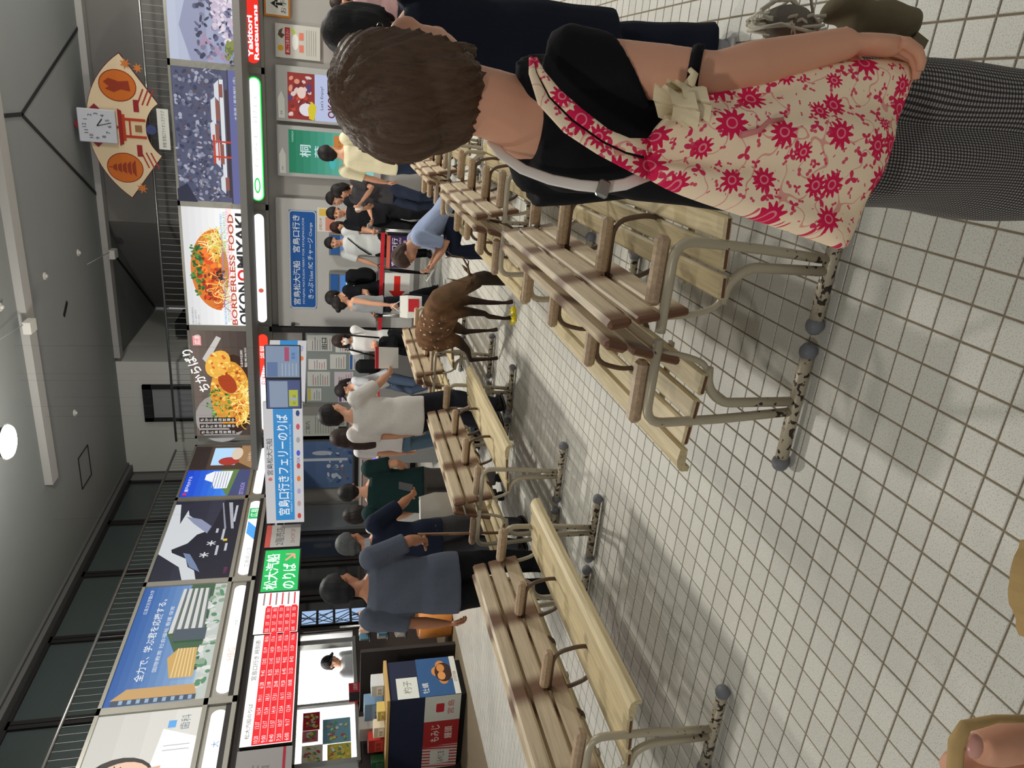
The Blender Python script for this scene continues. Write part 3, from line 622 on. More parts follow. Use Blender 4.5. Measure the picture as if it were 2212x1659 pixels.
p.rect(0, 0, .72, .5, (150, 44, 40)); blobs(p, 30, lambda: (random.uniform(.05, .67), random.uniform(.04, .46)), [(196, 70, 50), (232, 206, 200), (226, 150, 120)], .03, .07)
kiosk('signage_screen', 'tall lit screen with a red food picture and dark red lettering', -.63, .23, .75, 2.49, -.585, .135, .88, 2.30, p)
p = Print(); p.grad(0, 0, .70, 1.42, (150, 220, 214), (16, 120, 84), 12); p.text('桐', .27, 1.06, .18, (214, 240, 240), .2, .01); p.text('葉', .27, .82, .18, (200, 236, 240), .2, .01); p.rrect(.44, .50, .66, .68, .03, (206, 130, 60)); p.text('もみじ', .47, .56, .05, (150, 60, 40)); p.ell(.2, .7, .10, .05, (70, 190, 190)); p.text('やまだ屋', .47, .40, .05, (30, 70, 60)); p.text('YAMADA', .5, 1.34, .03, (180, 230, 220))
kiosk('signage_screen', 'tall lit green screen advertising maple leaf cakes', -1.52, -.69, .75, 2.49, -1.455, -.755, .88, 2.30, p)
# white ticket panel
tp = thing('ticket_office_front', 'white ticket office front behind the blue ferry sign', 'counter', (-3.05, YB, 0))
bx('panel', (0, -.02, 1.27), (2.32, .12, 2.54), mat('ticket_panel_white', (196, 194, 192), .45), tp, .006)
bx('plinth', (0, -.10, .05), (2.34, .1, .10), mat('plinth_grey', (120, 118, 114), .6), tp); tl = thing('ticket_ledge', 'steel ledge along the white ticket office front', 'shelf', (-3.05, YB-.085, .735)); bx('shelf_board', (0, -.15, .02), (2.3, .30, .04), M_steel, tl, .006); bx('shelf_bracket', (-.9, -.1, -.06), (.03, .2, .12), M_steel, tl); bx('shelf_bracket', (.9, -.1, -.06), (.03, .2, .12), M_steel, tl)
p = Print(); p.rrect(0, 0, 1.76, .46, .05, (206, 216, 226)); p.rrect(.015, .015, 1.745, .445, .045, (34, 92, 168)); p.text('宮島松大汽船　宮島口行き', .06, .28, .125, (238, 242, 248), 1.62, .008); p.text('MIYAJIMA MATSUDAI FERRY FOR MIYAJIMAGUCHI', .08, .195, .045, (226, 234, 246), 1.55); p.text('きっぷ', .18, .055, .095, (238, 242, 248), .30, .006); p.text('Ticket', .50, .06, .06, (238, 242, 248), .2); p.text('/IC チャージ', .73, .055, .095, (238, 242, 248), .56, .006); p.text('Charge', 1.32, .06, .06, (238, 242, 248), .24)
t = thing('ferry_sign', 'blue rounded ferry ticket sign with white Japanese lettering', 'sign', (-2.97, YB-.085, 1.86)); bx('board', (0, 0, .23), (1.76, .02, .46), mat('sign_blue', (34, 92, 168), .4), t, .004); p.build('lettering', P_flat, t, (-.88, -.012, 0), BX, BN)
p = Print(); p.rect(0, 0, .42, .32, (232, 228, 220)); p.rect(.28, .03, .40, .29, (240, 200, 90)); p.rect(.02, .02, .26, .18, (226, 150, 130)); p.text('お知らせ', .03, .24, .05, (150, 40, 40))
board('paper_notice', 'small pink and yellow paper notice on the ticket panel', 'notice', -2.44, -2.02, 1.52, 1.84, .004, M_white, p, Y=YB-.08)
for k, x in enumerate((-2.63, -3.33)):
    t = thing('ticket_machine', ('ticket machine with a blue header, behind the man in the white shirt', 'ticket machine with a blue header, behind the man with the black backpack')[k], 'machine', (x, YB-.085, .78))
    bx('body', (0, -.09, .43), (.38, .18, .86), M_steel, t, .01); bx('header', (0, -.19, .76), (.34, .02, .15), mat('machine_blue', (40, 96, 170), .4), t, .004)
    p = Print(); p.rect(0, 0, .32, .36, (70, 130, 206)); p.rect(.02, .05, .3, .26, (206, 232, 244)); p.rect(.03, .06, .09, .24, (244, 240, 200)); p.rect(.2, .06, .28, .16, (150, 206, 226)); p.build('screen', P_scr, t, (-.16, -.184, .30), BX, BN)
struct(bx('trim_8', (-4.27, YB-.03, 1.33), (.10, .2, 2.66), M_dark)); struct(bx('trim_9', (-5.86, YB-.1, 1.33), (.18, .3, 2.66), mat('column_grey', (138, 136, 134), .5)))
bx_ = tag(bx('wall_bracket', (-4.16, YB-.1, 2.28), (.05, .3, .06), M_black), 'small black bracket beside the dark post of the ticket panel', 'bracket')
# notice window
nb = thing('notice_board', 'office window covered in paper notices behind the queue', 'notice board', (-5.06, YB, .88)); bx('glass', (0, .03, .60), (1.46, .1, 1.2), mat('office_glass', (150, 158, 156), .25), nb)
bx('frame', (0, .0, 1.22), (1.5, .08, .05), M_dark, nb); random.seed(11)
cells_ = [(0, .62, .84, .26, (222, 224, 218)), (.04, .04, .30, .20, (226, 220, 230)), (.36, .74, .30, .42, (214, 218, 214)), (.36, .30, .30, .36, (224, 214, 222)), (.02, .30, .30, .28, (232, 230, 226)), (.70, .80, .22, .34, (236, 232, 232)), (.72, .44, .30, .30, (226, 226, 222)), (.06, .90, .26, .26, (206, 212, 208)), (1.08, .70, .32, .46, (214, 216, 212)), (1.06, .28, .34, .36, (230, 232, 230)), (.70, .10, .32, .28, (222, 224, 226)), (1.10, .04, .28, .20, (236, 226, 190))]
for k, (u, v, w_, h, c) in enumerate(cells_[1:]):
    p = Print(); p.rect(0, 0, w_, h, c); n = int(h/.045)
    if k % 3 == 0: p.rect(.01, h-.06, w_-.01, h-.01, [(190, 50, 60), (60, 110, 180), (206, 190, 80), (120, 70, 150)][k % 4])
    for j in range(1, n-1): p.stroke([(.02, j*.045), (w_*random.uniform(.6, .93), j*.045)], .009, random.choice([(90, 90, 92), (120, 116, 120), (170, 80, 90)]))
    if k in (7, 8): p.text('出口', .04, .1, .10, (50, 60, 56), w_*.7, .01)
    p.build('paper_notice', P_flat, nb, (-.73+u, -.024-.001*k, v), BX, BN)
bx('counter_shelf', (0, -.16, -.02), (1.46, .3, .05), mat('counter_wood', (96, 76, 58), .5), nb, .006); bx('counter_front', (0, -.10, -.46), (1.46, .18, .82), mat('counter_grey', (150, 148, 146), .6), nb)
p = Print(); p.rect(0, 0, .5, .9, (198, 200, 194)); p.rect(0, .0, .2, .16, (60, 56, 54)); p.text('ご案内', .05, .7, .09, (70, 80, 76)); p.text('窓口', .22, .05, .09, (60, 60, 60))
for j in range(8): p.stroke([(.05, .25+j*.05), (.42, .25+j*.05)], .01, (140, 144, 140))
board('wall_notice', 'pale notice sheet in the corner behind the man in the white tee', 'notice', -6.5, -5.98, 1.3, 2.25, .01, M_white, p)
# window pane painted with a bluish scene and pale reflections; pink booth below
p = Print(); p.grad(0, 0, 1.06, 1.22, (104, 128, 168), (80, 104, 150), 5); p.rect(.0, .98, .30, 1.22, (150, 176, 206)); p.rect(.62, .10, .68, 1.22, (206, 212, 224)); p.ell(.80, .6, .05, .2, (190, 196, 210)); random.seed(9)
blobs(p, 30, lambda: (random.uniform(.05, 1.0), random.uniform(.04, .5)), [(206, 214, 226), (120, 140, 176), (150, 120, 130), (70, 90, 136)], .02, .07)
wb = struct(bx('window_8', (-7.16, YB+.04, 1.78), (1.12, .06, 1.30), M_steel)); p.build('pane', P_flat, wb, (-7.69, YB+.005, 1.17), BX, BN)
struct(bx('trim_10', (-7.16, YB-.06, 1.10), (1.16, .18, .07), M_dark))
t = thing('ticket_booth', 'pale pink ticket booth counter below the blue window', 'counter', (-7.1, 13.05, 0)); bx('body', (0, 0, .52), (1.3, .7, 1.0), mat('booth_pink', (196, 170, 164), .5), t, .01); bx('plinth', (0, -.02, .05), (1.34, .72, .10), M_dark, t); bx('counter_top', (0, 0, 1.04), (1.36, .76, .04), M_white, t, .006)
p = Print(); p.rect(0, 0, .42, .5, (216, 222, 206)); p.ell(.24, .26, .12, .10, (170, 190, 150)); p.stroke([(0, .02), (0, .5)], .02, (206, 120, 130)); p.build('poster', P_flat, t, (-.1, -.352, .15), BX, BN)
# ---------------------------------------------------------------- left side: doors and shop front
M_glass = mat('door_glass_dark', (40, 42, 46), .08, 0, spec=.7)
M_refl = mat('door_inside_grey', (96, 94, 94), .6)
struct(bx('wall_left_back', (XR-.8, 11.5, 1.33), (.1, 3.8, 2.66), mat('inside_dark', (58, 54, 54), .8)))
dr = [(13.4, 12.35), (12.3, 11.35), (11.3, 10.4), (10.35, 9.5)]
for k, (y1, y0) in enumerate(dr):
    d = struct(bx('door_%d' % (k+2), (XR, (y0+y1)/2, 1.28), (.03, y1-y0-.16, 2.40), M_glass if k > 0 else mat('door_glass_grey', (112, 116, 118), .15)))
    f2 = MB(); f2.box((XR, y0+.04, 1.3), (.09, .09, 2.6)).box((XR, y1-.04, 1.3), (.09, .09, 2.6)).box((XR, (y0+y1)/2, 2.55), (.09, y1-y0, .12)).box((XR, (y0+y1)/2, .08), (.09, y1-y0, .14)); f2.build('door_frame', M_steel if k == 0 else M_pier, d)
    if k > 0: MB().cyl((XR+.07, y0+.16, .9), (XR+.07, y0+.16, 1.3), .014, 8).build('door_handle', M_steel, d)
struct(bx('wall_shop_below', (XR, 8.1, .64), (.12, 2.7, 1.28), mat('shop_panel_brown', (58, 48, 44), .5))); struct(bx('wall_shop_above', (XR, 8.1, 2.37), (.12, 2.7, .6), M_pier)); struct(bx('wall_shop_end', (XR, 5.6, 1.33), (.12, 2.3, 2.66), M_pier))
sw = MB(); sw.box((XR+.03, 6.98, 1.68), (.1, .08, .84)).box((XR+.03, 9.2, 1.68), (.1, .10, .84)).box((XR+.03, 8.1, 2.09), (.1, 2.3, .06)).box((XR+.03, 8.1, 1.27), (.14, 2.3, .05)); w9 = struct(sw.build('window_9', M_steel)); bx('pane', (XR-.008, 7.5, 1.68), (.008, .98, .78), mat('clear_pane', (235, 240, 240), .05, alpha=.12), w9); bx('mullion', (XR+.02, 8.0, 1.68), (.05, .04, .8), M_steel, w9)
M_shopw = mat('shop_white_wall', (226, 226, 224), .6)
struct(bx('wall_shop_back', (-10.2, 8.1, 1.33), (.1, 4.4, 2.66), M_shopw)); struct(bx('wall_shop_side', (-9.1, 9.5, 1.33), (2.2, .08, 2.66), M_shopw)); struct(bx('ceiling_shop', (-9.1, 8.0, 2.62), (2.2, 4.4, .08), M_shopw)); struct(bx('floor_shop', (-9.3, 8.0, .0), (2.4, 4.4, .02), M_refl))
t = thing('shop_ceiling_light', 'flat panel light on the shop ceiling', 'lamp', (-9.1, 7.9, 2.56)); bx('panel', (0, 0, 0), (.6, 2.4, .03), mat('shop_light_panel', (255, 252, 246), .5, emit=6), t)
ld = bpy.data.lights.new('shop_light', 'AREA'); ld.shape = 'RECTANGLE'; ld.size = .6; ld.size_y = 2.4; ld.energy = 95; lo = bpy.data.objects.new('shop_light', ld); COL.objects.link(lo); lo.parent = t; lo.location = (0, 0, -.03)
# lit poster strips on the glass beside the shop
p = Print(); random.seed(21)
for z0 in (.0, .26, .52, .78):
    p.rect(0, z0, .32, z0+.22, (176, 206, 244))
    for j in range(5): p.stroke([(random.uniform(0, .3), z0), (random.uniform(0, .3), z0+.22)], .02, (40, 50, 66))
t = thing('lit_poster_strip', 'column of small blue-white lit panels on the dark glass beside the shop', 'display', (XR+.06, 9.62, 1.06)); bx('backing', (0, .16, .5), (.02, .36, 1.04), M_black, t); p.build('lit_panels', P_dim, t, (.012, 0, 0), LX, LN)
# ---------------------------------------------------------------- signs under the left billboards
def lboard(name, label, y0, y1, z0, z1, pr, pm, X=XL, body=None, dep=.08):
    t = thing(name, label, 'sign', (X, (y0+y1)/2, z0)); bx('box', (-dep/2, 0, (z1-z0)/2), (dep, y1-y0, z1-z0), body or M_pier, t, .004); pr.build('lettering', pm, t, (.002, -(y1-y0)/2, 0), LX, LN); return t
p = Print(); p.rect(.02, .02, 1.02, .52, (20, 176, 84)); p.text('松大汽船', .06, .30, .19, (240, 255, 246), .86, .015); p.text('のりば', .06, .06, .19, (240, 255, 246), .60, .015); p.stroke([(.74, .22), (.9, .10)], .03, (236, 150, 130)); p.stroke([(.9, .10), (.9, .22)], .03, (236, 150, 130)); p.stroke([(.9, .10), (.78, .09)], .03, (236, 150, 130))
lboard('led_sign', 'green lit sign with white Japanese lettering and a pink arrow', 8.82, 9.87, 2.05, 2.6, p, P_led)
def timetable(w_, h, ncol, notes=0.0):
    p = Print(); p.rect(0, 0, w_, h, (246, 244, 240)); rw = w_-notes; p.rect(0.01, .01, rw, h-.12, (228, 24, 36))
    if w_ > 1: p.text('宮島口行き 時刻表', rw*.55, h-.09, .06, (90, 90, 90), rw*.4); p.text('松大汽船のりば', .1, h-.09, .05, (90, 90, 90), .5)
    nr = 5
    for i in range(ncol):
        for j in range(nr):
            u, v = .03+i*rw/ncol, .025+j*(h-.14)/nr; p.text('%d:%02d' % (6+(i*3+j) % 16, (i*17+j*20) % 60), u, v+.012, .045, (255, 236, 236), rw/ncol*.5)
            if (i+j) % 2: p.rect(u+rw/ncol*.55, v, u+rw/ncol*.9, v+(h-.14)/nr*.8, (240, 30, 40))
    for j in range(1, nr): p.stroke([(.01, .02+j*(h-.14)/nr), (rw, .02+j*(h-.14)/nr)], .008, (255, 170, 170))
    if notes:
        for j in range(6): p.stroke([(rw+.03, .06+j*.08), (w_-.03, .06+j*.08)], .02, (150, 120, 120) if j % 2 else (210, 60, 70))
    return p
lboard('timetable_board', 'lit red timetable board with white times next to the green sign', 7.97, 8.81, 2.04, 2.59, timetable(.84, .55, 4, .32), P_back)
lboard('timetable_board', 'long lit red timetable board above the shop window', 6.2, 7.95, 2.03, 2.57, timetable(1.75, .54, 9), P_back)
p = Print(); p.rect(0, 0, .62, .44, (176, 174, 172)); p.text('2階売店', .05, .24, .13, (80, 80, 82), .5); p.text('SHOP 2F', .1, .08, .06, (150, 110, 106), .4); p.rect(0, .44, .62, .52, (196, 90, 84))
lboard('wall_sign', 'small grey sign with a red top edge beside the green lit sign', 9.92, 10.54, 2.08, 2.60, p, P_flat)
p = Print(); p.rect(0, 0, 1.5, .56, (140, 138, 138)); p.stroke([(0, .08), (1.5, .08)], .03, (150, 40, 60)); p.text('売店', .8, .22, .2, (110, 108, 108), .5); p.text('軽食', .1, .22, .2, (110, 108, 108), .5)
lboard('wall_sign', 'long grey sign with a dark red line, next to the red timetable', 4.65, 6.15, 2.02, 2.58, p, P_flat)
# ---------------------------------------------------------------- hanging signs and monitors
def hang(name, label, c, w_, h, rz, pr, pm, body, dep=.07, cat='sign', rods=True, fit=(1, 1)):
    t = thing(name, label, cat, c, rz); bx('box', (0, 0, h/2), (w_, dep, h), body, t, .006); pr.build('print', pm, t, (-w_/2, -dep/2-.002, 0), Vector(BX)*fit[0], BN, Vector((0, 0, fit[1])))
    if rods:
        for k in (-1, 1): MB().cyl((k*w_*.4, 0, h), (k*w_*.4, 0, ZC-c[2]), .0007, 5).build('hanging_wire', M_black, t)
    return t
p = Print(); w_ = 2.05; p.rect(0, 0, w_, .56, (206, 204, 206)); p.rect(0.05, .14, w_-.05, .42, (46, 140, 206)); p.text('宮島松大汽船', .85, .44, .09, (70, 70, 76), .62, .008); p.ell(.78, .485, .03, .03, (196, 110, 110)); p.text('宮島口行きフェリーのりば', .14, .21, .17, (240, 246, 252), 1.72, .012); p.text('FERRY FOR MIYAJIMAGUCHI BOARDING GATE', .2, .165, .03, (206, 228, 246), 1.5)
for k, c in enumerate(((206, 60, 60), (190, 150, 150), (170, 160, 200), (230, 120, 50), (200, 70, 70), (60, 90, 200), (160, 160, 160), (200, 80, 90), (40, 60, 120))): p.ell(.12+k*.22, .07, .05, .028, c, 10)
p.text('VISA', 1.02, .05, .045, (60, 70, 160))
hang('boarding_sign', 'wide hanging blue and white ferry boarding sign with nine payment marks', (-5.42, 10.3, 2.02), w_, .56, 0, p, P_dim, mat('sign_box_white', (206, 204, 206), .4))
p = Print(); w_ = 1.3; p.rect(0, 0, w_, .58, (206, 204, 206)); p.rect(0, .14, w_, .42, (46, 140, 206)); p.text('フェリーのりば', .35, .2, .16, (240, 246, 252), .85, .012); p.text('松大汽船', .55, .45, .09, (80, 80, 86), .45); p.text('BOARDING GATE', .3, .16, .03, (206, 228, 246), .8); p.ell(.9, .07, .05, .03, (230, 120, 50)); p.text('VISA', 1.05, .05, .045, (60, 70, 160))
hang('boarding_sign', 'hanging blue and white boarding sign half hidden by the monitors', (-4.32, 11.35, 2.0), w_, .58, R(62), p, P_dim, MATS['sign_box_white'])
M_mon = mat('monitor_black', (34, 36, 44), .35)
p = Print(); p.rect(.02, .02, .60, .60, (132, 150, 176)); p.rect(.03, .40, .3, .58, (90, 116, 160)); p.rect(.32, .2, .58, .28, (170, 70, 110)); p.rect(.32, .06, .58, .17, (110, 150, 196)); p.text('宮島', .36, .10, .06, (60, 70, 120))
for j in range(5): p.stroke([(.05, .08+j*.06), (.28, .08+j*.06)], .012, (176, 190, 210))
hang('hanging_monitor', 'hanging monitor with a pale blue notice page', (-3.62, 9.9, 2.02), .46, .48, R(8), p, P_scr, M_mon, cat='monitor', fit=(.76, .77))
p = Print(); p.rect(.02, .02, .60, .60, (70, 84, 130)); p.rect(.04, .24, .58, .56, (140, 156, 180)); p.rect(.06, .06, .40, .22, (180, 186, 60)); p.text('のりば', .10, .10, .06, (60, 66, 50)); p.rect(.18, .08, .24, .2, (160, 176, 190))
hang('hanging_monitor', 'hanging monitor with a yellow-green block on its screen', (-4.11, 9.95, 2.02), .48, .48, R(-4), p, P_scr, M_mon, cat='monitor', fit=(.76, .77))
# ---------------------------------------------------------------- fan-shaped clock over the shrine billboard
fan = thing('fan_clock_plaque', 'fan-shaped wooden plaque with shrine paintings carrying a square clock', 'clock', (-.93, YB-.12, 4.2))
def fanpts(r0, r1, a0, a1, n=24): return [(r1*math.sin(a0+(a1-a0)*i/n), r1*math.cos(a0+(a1-a0)*i/n)) for i in range(n+1)]+[(r0*math.sin(a1+(a0-a1)*i/n), r0*math.cos(a1+(a0-a1)*i/n)) for i in range(n+1)]
A_ = R(54); fp = fanpts(.50, 1.36, -A_, A_); oz = -.22
MB().prism([(u, -.05, v+oz) for u, v in fp], (0, 1, 0), .05).build('board', mat('plaque_edge', (96, 40, 46), .5), fan)
p = Print(); p.poly([(u*.985, v*.985+.012) for u, v in fp], (226, 204, 170))
for k in (-1, 1):
    cx, cy = k*.62, .86; p.ell(cx, cy, .235, .27, (140, 50, 36), 28); p.ell(cx, cy, .222, .257, (206, 110, 44), 28)
    for j in range(3): p.stroke([(k*.36, .60-j*.07), (k*.60, .50-j*.075)], .022, (166, 56, 50))
    p.rect(k*.34-.09, .58, k*.34+.09, .66, (150, 44, 48))
for j in range(5): w_ = .13-.018*j; p.poly([(-.62-w_, .70+j*.07), (-.62+w_, .70+j*.07), (-.62+w_*.5, .755+j*.07), (-.62-w_*.5, .755+j*.07)], (150, 60, 40))
p.stroke([(-.62, 1.04), (-.62, 1.1)], .012, (150, 60, 40)); p.poly([(.55, .68), (.70, .70), (.68, .84), (.72, .98), (.66, 1.06), (.60, .98), (.56, 1.04), (.52, .92), (.57, .82)], (150, 60, 40))
def maple(u, v, r_):
    pts = []
    for i in range(14): a = 2*math.pi*i/14+.2; rr = r_ if i % 2 == 0 else r_*.42; pts.append((u+rr*math.cos(a), v+rr*math.sin(a)))
    p.poly(pts, (206, 120, 60))
maple(-.93, .63, .09); maple(.95, .72, .085); maple(.90, .55, .08)
for k in (-1, 1): p.rect(k*.13-.02, .50, k*.13+.02, .80, (186, 66, 40))
p.rect(-.2, .80, .2, .84, (186, 66, 40)); p.rect(-.15, .72, .15, .745, (186, 66, 40)); p.poly([(-.25, .84), (.25, .84), (.28, .90), (-.28, .90)], (150, 44, 40)); p.rect(-.05, .56, .05, .66, (150, 110, 70))
p.build('painting', P_flat, fan, (0, -.052, oz), BX, BN)
bx('diamond', (0, -.035, 1.0), (.46, .06, .46), mat('plaque_red', (140, 40, 50), .5), fan, rot=Matrix.Rotation(R(45), 3, 'Y'))
ck = bx('clock_body', (0, -.10, .97), (.50, .07, .54), mat('clock_white', (206, 208, 220), .4), fan, .01)
p = Print(); 
for h in range(12): a = 2*math.pi*h/12; p.text(str(h or 12), .25+.18*math.sin(a), .245+.18*math.cos(a), .055, (60, 60, 76), align='C')
p.stroke([(.25, .27), (.36, .19)], .016, (50, 50, 64)); p.stroke([(.25, .27), (.31, .06)], .011, (50, 50, 64)); p.build('clock_face', P_flat, ck, (-.25, -.137, .70), BX, BN)
MB().cyl((0, -.06, .20), (0, -.09, .20), .075, 16).build('emblem', mat('emblem_blue', (60, 70, 120), .4), fan)
p = Print(); p.rect(0, 0, .62, .17, (222, 222, 216)); p.text('寄贈 宮島口ライオンズクラブ', .03, .055, .06, (70, 70, 70), .56); bx('name_plate', (.02, -.05, .02), (.62, .03, .17), M_white, fan); p.build('name_lettering', P_flat, fan, (-.29, -.067, -.065), BX, BN)
# ---------------------------------------------------------------- shop display counter
ct = thing('display_counter', 'souvenir counter with dark blue cloth and picture panels', 'counter', (-7.35, 7.05, 0))
M_cloth = mat('counter_cloth_navy', (34, 40, 66), .85, noise=.1, scale=20)
bx('body', (0, 0, .50), (1.18, .64, .86), M_cloth, ct, .008); bx('kick_base', (0, .0, .035), (1.1, .58, .07), M_black, ct); bx('top', (0, 0, .95), (1.22, .68, .04), mat('counter_top_tan', (196, 160, 100), .5), ct, .006)
def sticker(nm, pr, face, u, v):
    if face == 'F': pr.build(nm, P_flat, ct, (u, -.322-.001, v), BX, BN)
    else: pr.build(nm, P_flat, ct, (.592, u, v), LX, LN)
p = Print(); p.rect(0, 0, .64, .50, (56, 92, 140)); random.seed(8)
for u, v in ((.26, .18), (.40, .26), (.34, .10), (.5, .2)): p.ell(u, v, .08, .06, (206, 140, 80))
p.ell(.38, .17, .16, .11, (60, 44, 40)); p.ell(.32, .2, .07, .05, (220, 150, 90)); p.ell(.45, .2, .07, .05, (210, 140, 80)); p.text('牡蠣', .05, .38, .08, (230, 236, 240)); p.rect(0, 0, .64, .07, (226, 224, 216)); p.text('OYSTER', .2, .02, .035, (60, 60, 60))
sticker('picture_panel', p, 'R', -.32, .07); p = Print(); p.rect(0, 0, .34, .26, (220, 222, 216)); p.text('杓子', .08, .08, .1, (120, 130, 126)); sticker('picture_panel', p, 'R', -.32, .58)
p = Print(); p.rect(0, 0, .40, .44, (220, 222, 214)); p.rrect(.14, .2, .28, .30, .02, (196, 50, 60)); p.text('宮島', .10, .08, .08, (196, 70, 70), .22); sticker('picture_panel', p, 'F', .19, .07)
p = Print(); p.rect(0, 0, .40, .44, (176, 54, 54)); p.text('もみじ', .06, .24, .11, (244, 226, 220), .28, .01); p.text('饅頭', .1, .08, .1, (244, 226, 220), .2, .01); sticker('picture_panel', p, 'F', -.21, .07)
p = Print(); p.rect(0, 0, .38, .44, (226, 216, 206))
for k in range(9): p.poly([(.0+k*.05, 0), (.02+k*.05, 0), (.06+k*.05 if k < 7 else .38, .44), (.04+k*.05 if k < 7 else .36, .44)], (196, 60, 66))
p.rect(.08, .1, .30, .34, (232, 230, 222)); p.text('みやじま', .10, .16, .09, (40, 40, 40), .18); sticker('picture_panel', p, 'F', -.59, .07)
# goods on the counter: boxes and bags
GOODS = [((-7.62, 6.95), (.20, .16, .20), (196, 60, 50)), ((-7.35, 6.9), (.18, .14, .14), (226, 214, 190)), ((-7.1, 6.92), (.16, .16, .10), (214, 190, 110)), ((-6.95, 7.2), (.18, .2, .16), (206, 210, 214)), ((-7.3, 7.2), (.26, .2, .24), (120, 150, 180)), ((-7.65, 7.2), (.22, .2, .30), (214, 206, 196)), ((-7.85, 6.85), (.12, .12, .16), (60, 120, 80))]
GN = ['red souvenir box', 'cream souvenir box', 'yellow flat sweet box', 'pale grey sweet box', 'blue souvenir box', 'tall cream gift box', 'green tea tin']
for (x, y), d, c, n in [(a, b, c, n) for (a, b, c), n in zip(GOODS, GN)]:
    t = thing(n.split()[-2]+'_'+n.split()[-1] if True else n, n+' on the souvenir counter', 'box', (x, y, .97), R(len(n) % 9-4)); bx('carton', (0, 0, d[2]/2), d, mat('goods_'+n.replace(' ', '_'), c, .5), t, .006); p = Print(); p.rect(.02, .02, d[0]-.02, d[2]*.6, [min(255, v+30) for v in c]); p.text('宮島', .03, d[2]*.2, min(.06, d[2]*.3), (90, 40, 40)); p.build('label_print', P_flat, t, (-d[0]/2, -d[1]/2-.001, 0), BX, BN)
t = thing('red_banner', 'red and black banner with white lettering hung in the shop window', 'banner', (-7.86, 8.05, .95)); bx('cloth', (0, 0, .21), (.02, .34, .42), mat('banner_red', (176, 30, 44), .7), t); p = Print(); p.rect(0, 0, .16, .42, (40, 36, 40)); p.ell(.17, .2, .07, .07, (196, 60, 60)); p.text('広島名物', .2, .3, .06, (244, 226, 226), .12); p.build('print', P_flat, t, (.012, -.17, 0), LX, LN)
for k, (y, z, w_, h, c, lb) in enumerate(((7.55, 1.36, .40, .36, (120, 170, 190), 'blue and yellow picture poster inside the shop window'), (7.75, 1.76, .30, .22, (190, 40, 50), 'red poster inside the shop window'), (7.18, 1.36, .30, .30, (206, 190, 80), 'yellow patterned poster low in the shop window'), (7.5, 1.78, .18, .20, (214, 120, 140), 'small pink poster beside the red one in the shop window'), (7.2, 1.72, .30, .26, (226, 226, 216), 'white poster with coloured dots above the yellow one'))):
    p = Print(); p.rect(0, 0, w_, h, c); random.seed(k); blobs(p, 24, lambda: (random.uniform(.04, w_-.04), random.uniform(.04, h-.04)), [(226, 214, 90), (230, 230, 226), (110, 160, 120), (200, 90, 90)], .015, .035)
    t = thing('shop_poster', lb, 'poster', (XR+.004, y, z)); bx('sheet', (-.006, 0, h/2), (.01, w_, h), M_white, t); p.build('print', P_flat, t, (.001, -w_/2, 0), LX, LN)
# orange merchandise stand beside the counter
t = thing('merchandise_stand', 'round orange merchandise stand with snacks by the shop', 'display stand', (-6.75, 8.1, 0))
MB().loft([[(r_*math.cos(2*math.pi*i/20), r_*math.sin(2*math.pi*i/20), h) for i in range(20)] for r_, h in ((.22, 0), (.24, .02), (.24, .44), (.2, .46))]).build('drum', mat('stand_orange', (206, 130, 60), .5, noise=.2, scale=9), t); MB().cyl((0, 0, .46), (0, 0, 1.5), .012, 8).build('pole', M_steel, t)
for k, z in enumerate((.62, .86, 1.1)):
    MB().cyl((0, 0, z), (0, 0, z+.015), .22, 20).build('shelf', M_dark, t)
    for j in range(6): a = j*1.05+k*.4; MB().box((.15*math.cos(a), .15*math.sin(a), z+.08), (.09, .07, .13), Matrix.Rotation(a, 3, 'Z'), .01).build('snack_pack', mat('snack%d' % ((j+k) % 4), [(206, 200, 190), (90, 130, 150), (206, 170, 150), (130, 120, 110)][(j+k) % 4], .4), t)
struct(bx('wall_left_pier', (-7.3, 7.66, .62), (1.0, .06, 1.24), mat('pier_dark_brown', (50, 44, 42), .6)))
# ---------------------------------------------------------------- people: one continuous body mesh, hair and clothes as its parts
TMP = bpy.data.scenes.new('workbench')
def fuse(mb, voxel=.011, smooth=2, factor=.5):
    """union the overlapping closed shapes of mb into one smooth surface"""
    me = mb.mesh('fuse'); o = bpy.data.objects.new('fuse', me); TMP.collection.objects.link(o)
    md = o.modifiers.new('r', 'REMESH'); md.mode = 'VOXEL'; md.voxel_size = voxel; md.use_smooth_shade = True
    if smooth: sm = o.modifiers.new('s', 'SMOOTH'); sm.iterations = smooth; sm.factor = factor
    TMP.view_layers[0].update(); dg = TMP.view_layers[0].depsgraph
    out = bpy.data.meshes.new_from_object(o.evaluated_get(dg), depsgraph=dg)
    bpy.data.objects.remove(o); bpy.data.meshes.remove(me)
    out.polygons.foreach_set('use_smooth', [True]*len(out.polygons))
    return out
def co(me):
    a = np.empty(len(me.vertices)*3); me.vertices.foreach_get('co', a); return a.reshape(-1, 3)
def setco(me, a): me.vertices.foreach_set('co', a.ravel()); me.update()
def merge(me, mb):
    """append the loose shapes of mb (fingers) to mesh me"""
    if not mb.v: return me
    bm = bmesh.new(); bm.from_mesh(me); m2 = mb.mesh('x'); bm.from_mesh(m2); bm.to_mesh(me); bm.free(); bpy.data.meshes.remove(m2)
    me.polygons.foreach_set('use_smooth', [True]*len(me.polygons)); return me
def ob(name, me, material, parent, label=None):
    me.name = name; o = bpy.data.objects.new(name, me); COL.objects.link(o); o.parent = parent
    if material: me.materials.clear(); me.materials.append(material)
    if label: o['label'] = label
    return o
